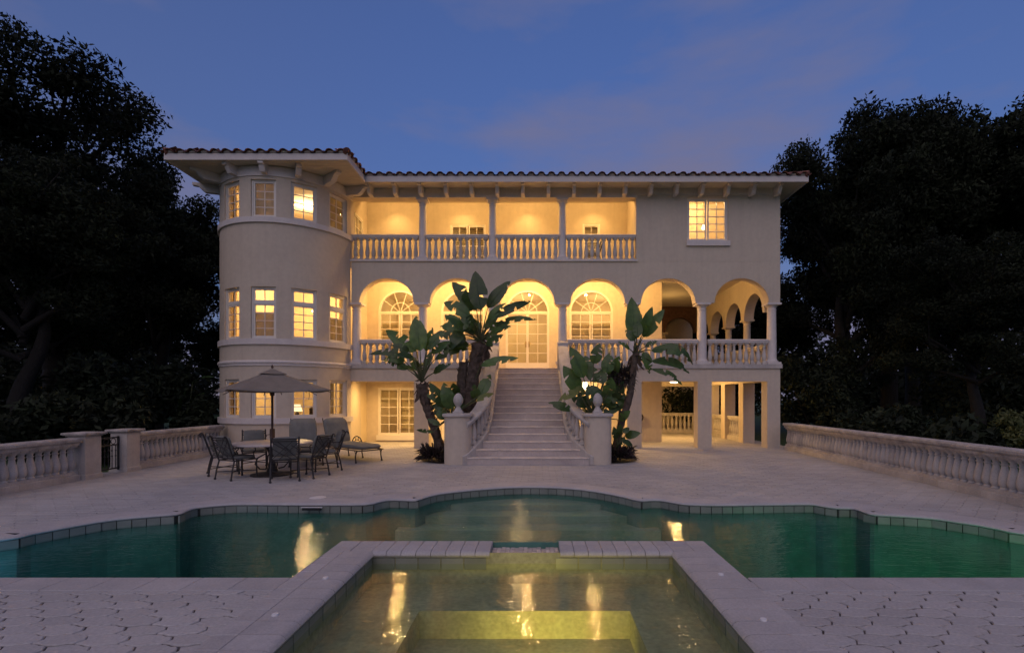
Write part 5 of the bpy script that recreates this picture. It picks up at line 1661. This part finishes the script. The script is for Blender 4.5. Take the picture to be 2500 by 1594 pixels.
tree('dark oak whose branches reach over the tower eave',-13.6,-3.0,1,0.74,2.0,0.74)
tree('dark oak standing between the left edge and the tower',-16.0,4.6,0,0.80,0.6,0.86)
tree('dark oak filling the garden behind the left tree line',-21.5,8.5,1,1.15,1.2,1.05)
tree('dark oak standing behind the tower roof corner',-15.5,11.5,0,0.8,3.3,0.5)
tree('dark oak at the far left behind the balustrade',-17.0,-5.0,0,0.66,0.9,0.62)
tree('dark oak nearest the house wall on the right',12.6,4.0,2,0.74,0.9,0.90)
tree('tall dark oak at the centre of the right tree group',15.2,5.2,0,0.95,3.9,1.14)
tree('dark oak at the right edge of the picture',19.4,3.6,1,1.0,5.2,1.2)
tree('dark oak low behind the right balustrade',14.0,-0.6,1,0.60,2.7,0.58)
tree('dark oak far behind the right tree group',21.5,12.0,0,1.1,1.5)
tree('dark oak seen through the carport openings',9.6,14.5,1,0.85,0.2,0.8)
tree('dark oak beyond the side arches of the right wing',12.0,8.8,1,0.62,4.0,0.62)
tree('dark oak behind the carport rear balustrade',6.4,13.2,2,0.7,1.9,0.6)
# distant woods closing the horizon
g_=np.random.default_rng(5)
cs=[];rs=[]
for i in range(150):
    x=-95+190*i/149+g_.uniform(-1,1); hh=g_.uniform(1.5,6.5); y=g_.uniform(30,44)
    cs.append((x,y,hh)); rs.append(g_.uniform(2.2,3.6))
    cs.append((x+g_.uniform(-1,1),y-2,1.0)); rs.append(2.4)
for s_ in (-1,1):
    for i in range(70):
        y=-10+45*i/69; cs.append((s_*(30+g_.uniform(0,8)),y,g_.uniform(0.8,6))); rs.append(g_.uniform(2,3.6))
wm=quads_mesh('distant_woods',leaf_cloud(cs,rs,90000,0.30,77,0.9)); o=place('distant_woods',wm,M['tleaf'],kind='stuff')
o['label']='dark distant wood closing the horizon'
# shrubs beyond the balustrades
def shrub(label,x,y,rx,h,n,size,mt,seed,group='shrubs beyond the balustrades'):
    r=random.Random(seed)
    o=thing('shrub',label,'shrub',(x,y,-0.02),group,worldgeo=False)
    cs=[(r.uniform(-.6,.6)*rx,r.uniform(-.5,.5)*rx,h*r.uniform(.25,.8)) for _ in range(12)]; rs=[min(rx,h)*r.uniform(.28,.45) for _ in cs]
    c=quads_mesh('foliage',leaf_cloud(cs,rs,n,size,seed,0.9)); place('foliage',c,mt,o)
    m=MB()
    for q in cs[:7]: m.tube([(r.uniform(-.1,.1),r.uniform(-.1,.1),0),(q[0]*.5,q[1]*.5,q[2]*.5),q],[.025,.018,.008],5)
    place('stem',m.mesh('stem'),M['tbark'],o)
shrub('leafy dark shrub beside the tower base behind the balustrade',-10.6,-0.6,1.0,1.75,5000,.075,M['shrub'],1)
shrub('dark shrub behind the left gate posts',-11.4,-4.2,1.5,2.0,6000,.09,M['shrub'],2)
shrub('dark shrub at the far left behind the balustrade',-12.0,-7.4,1.6,2.1,6000,.09,M['shrub'],3)
shrub('dark shrub against the left oaks, tallest of the left shrubs',-12.6,-1.2,1.9,3.0,8000,.10,M['shrub'],4)
shrub('dark hedge shrub next to the house corner on the right',10.8,3.0,2.0,3.4,12000,.08,M['shrub'],5)
shrub('dark shrub midway along the right balustrade',10.4,-1.2,1.4,1.35,6000,.08,M['shrub'],6)
shrub('large leaved dark shrub near the lawn on the right',11.0,-3.2,1.0,1.05,1800,.13,M['shrub'],7)
shrub('yellow variegated shrub behind the right balustrade',14.6,-1.0,0.9,1.35,4200,.075,M['yshrub'],8)
shrub('smaller yellow variegated shrub at the right picture edge',16.6,-1.2,0.9,1.25,4000,.075,M['yshrub'],9)
shrub('dark shrub behind the yellow variegated shrubs',15.6,1.6,2.4,2.6,8000,.10,M['shrub'],10)
shrub('dark shrub behind the carport rear balustrade',6.4,9.9,2.6,3.6,16000,.09,M['shrub'],11)
shrub('second dark shrub behind the carport, farther right',9.6,8.6,2.4,3.4,12000,.09,M['shrub'],12)
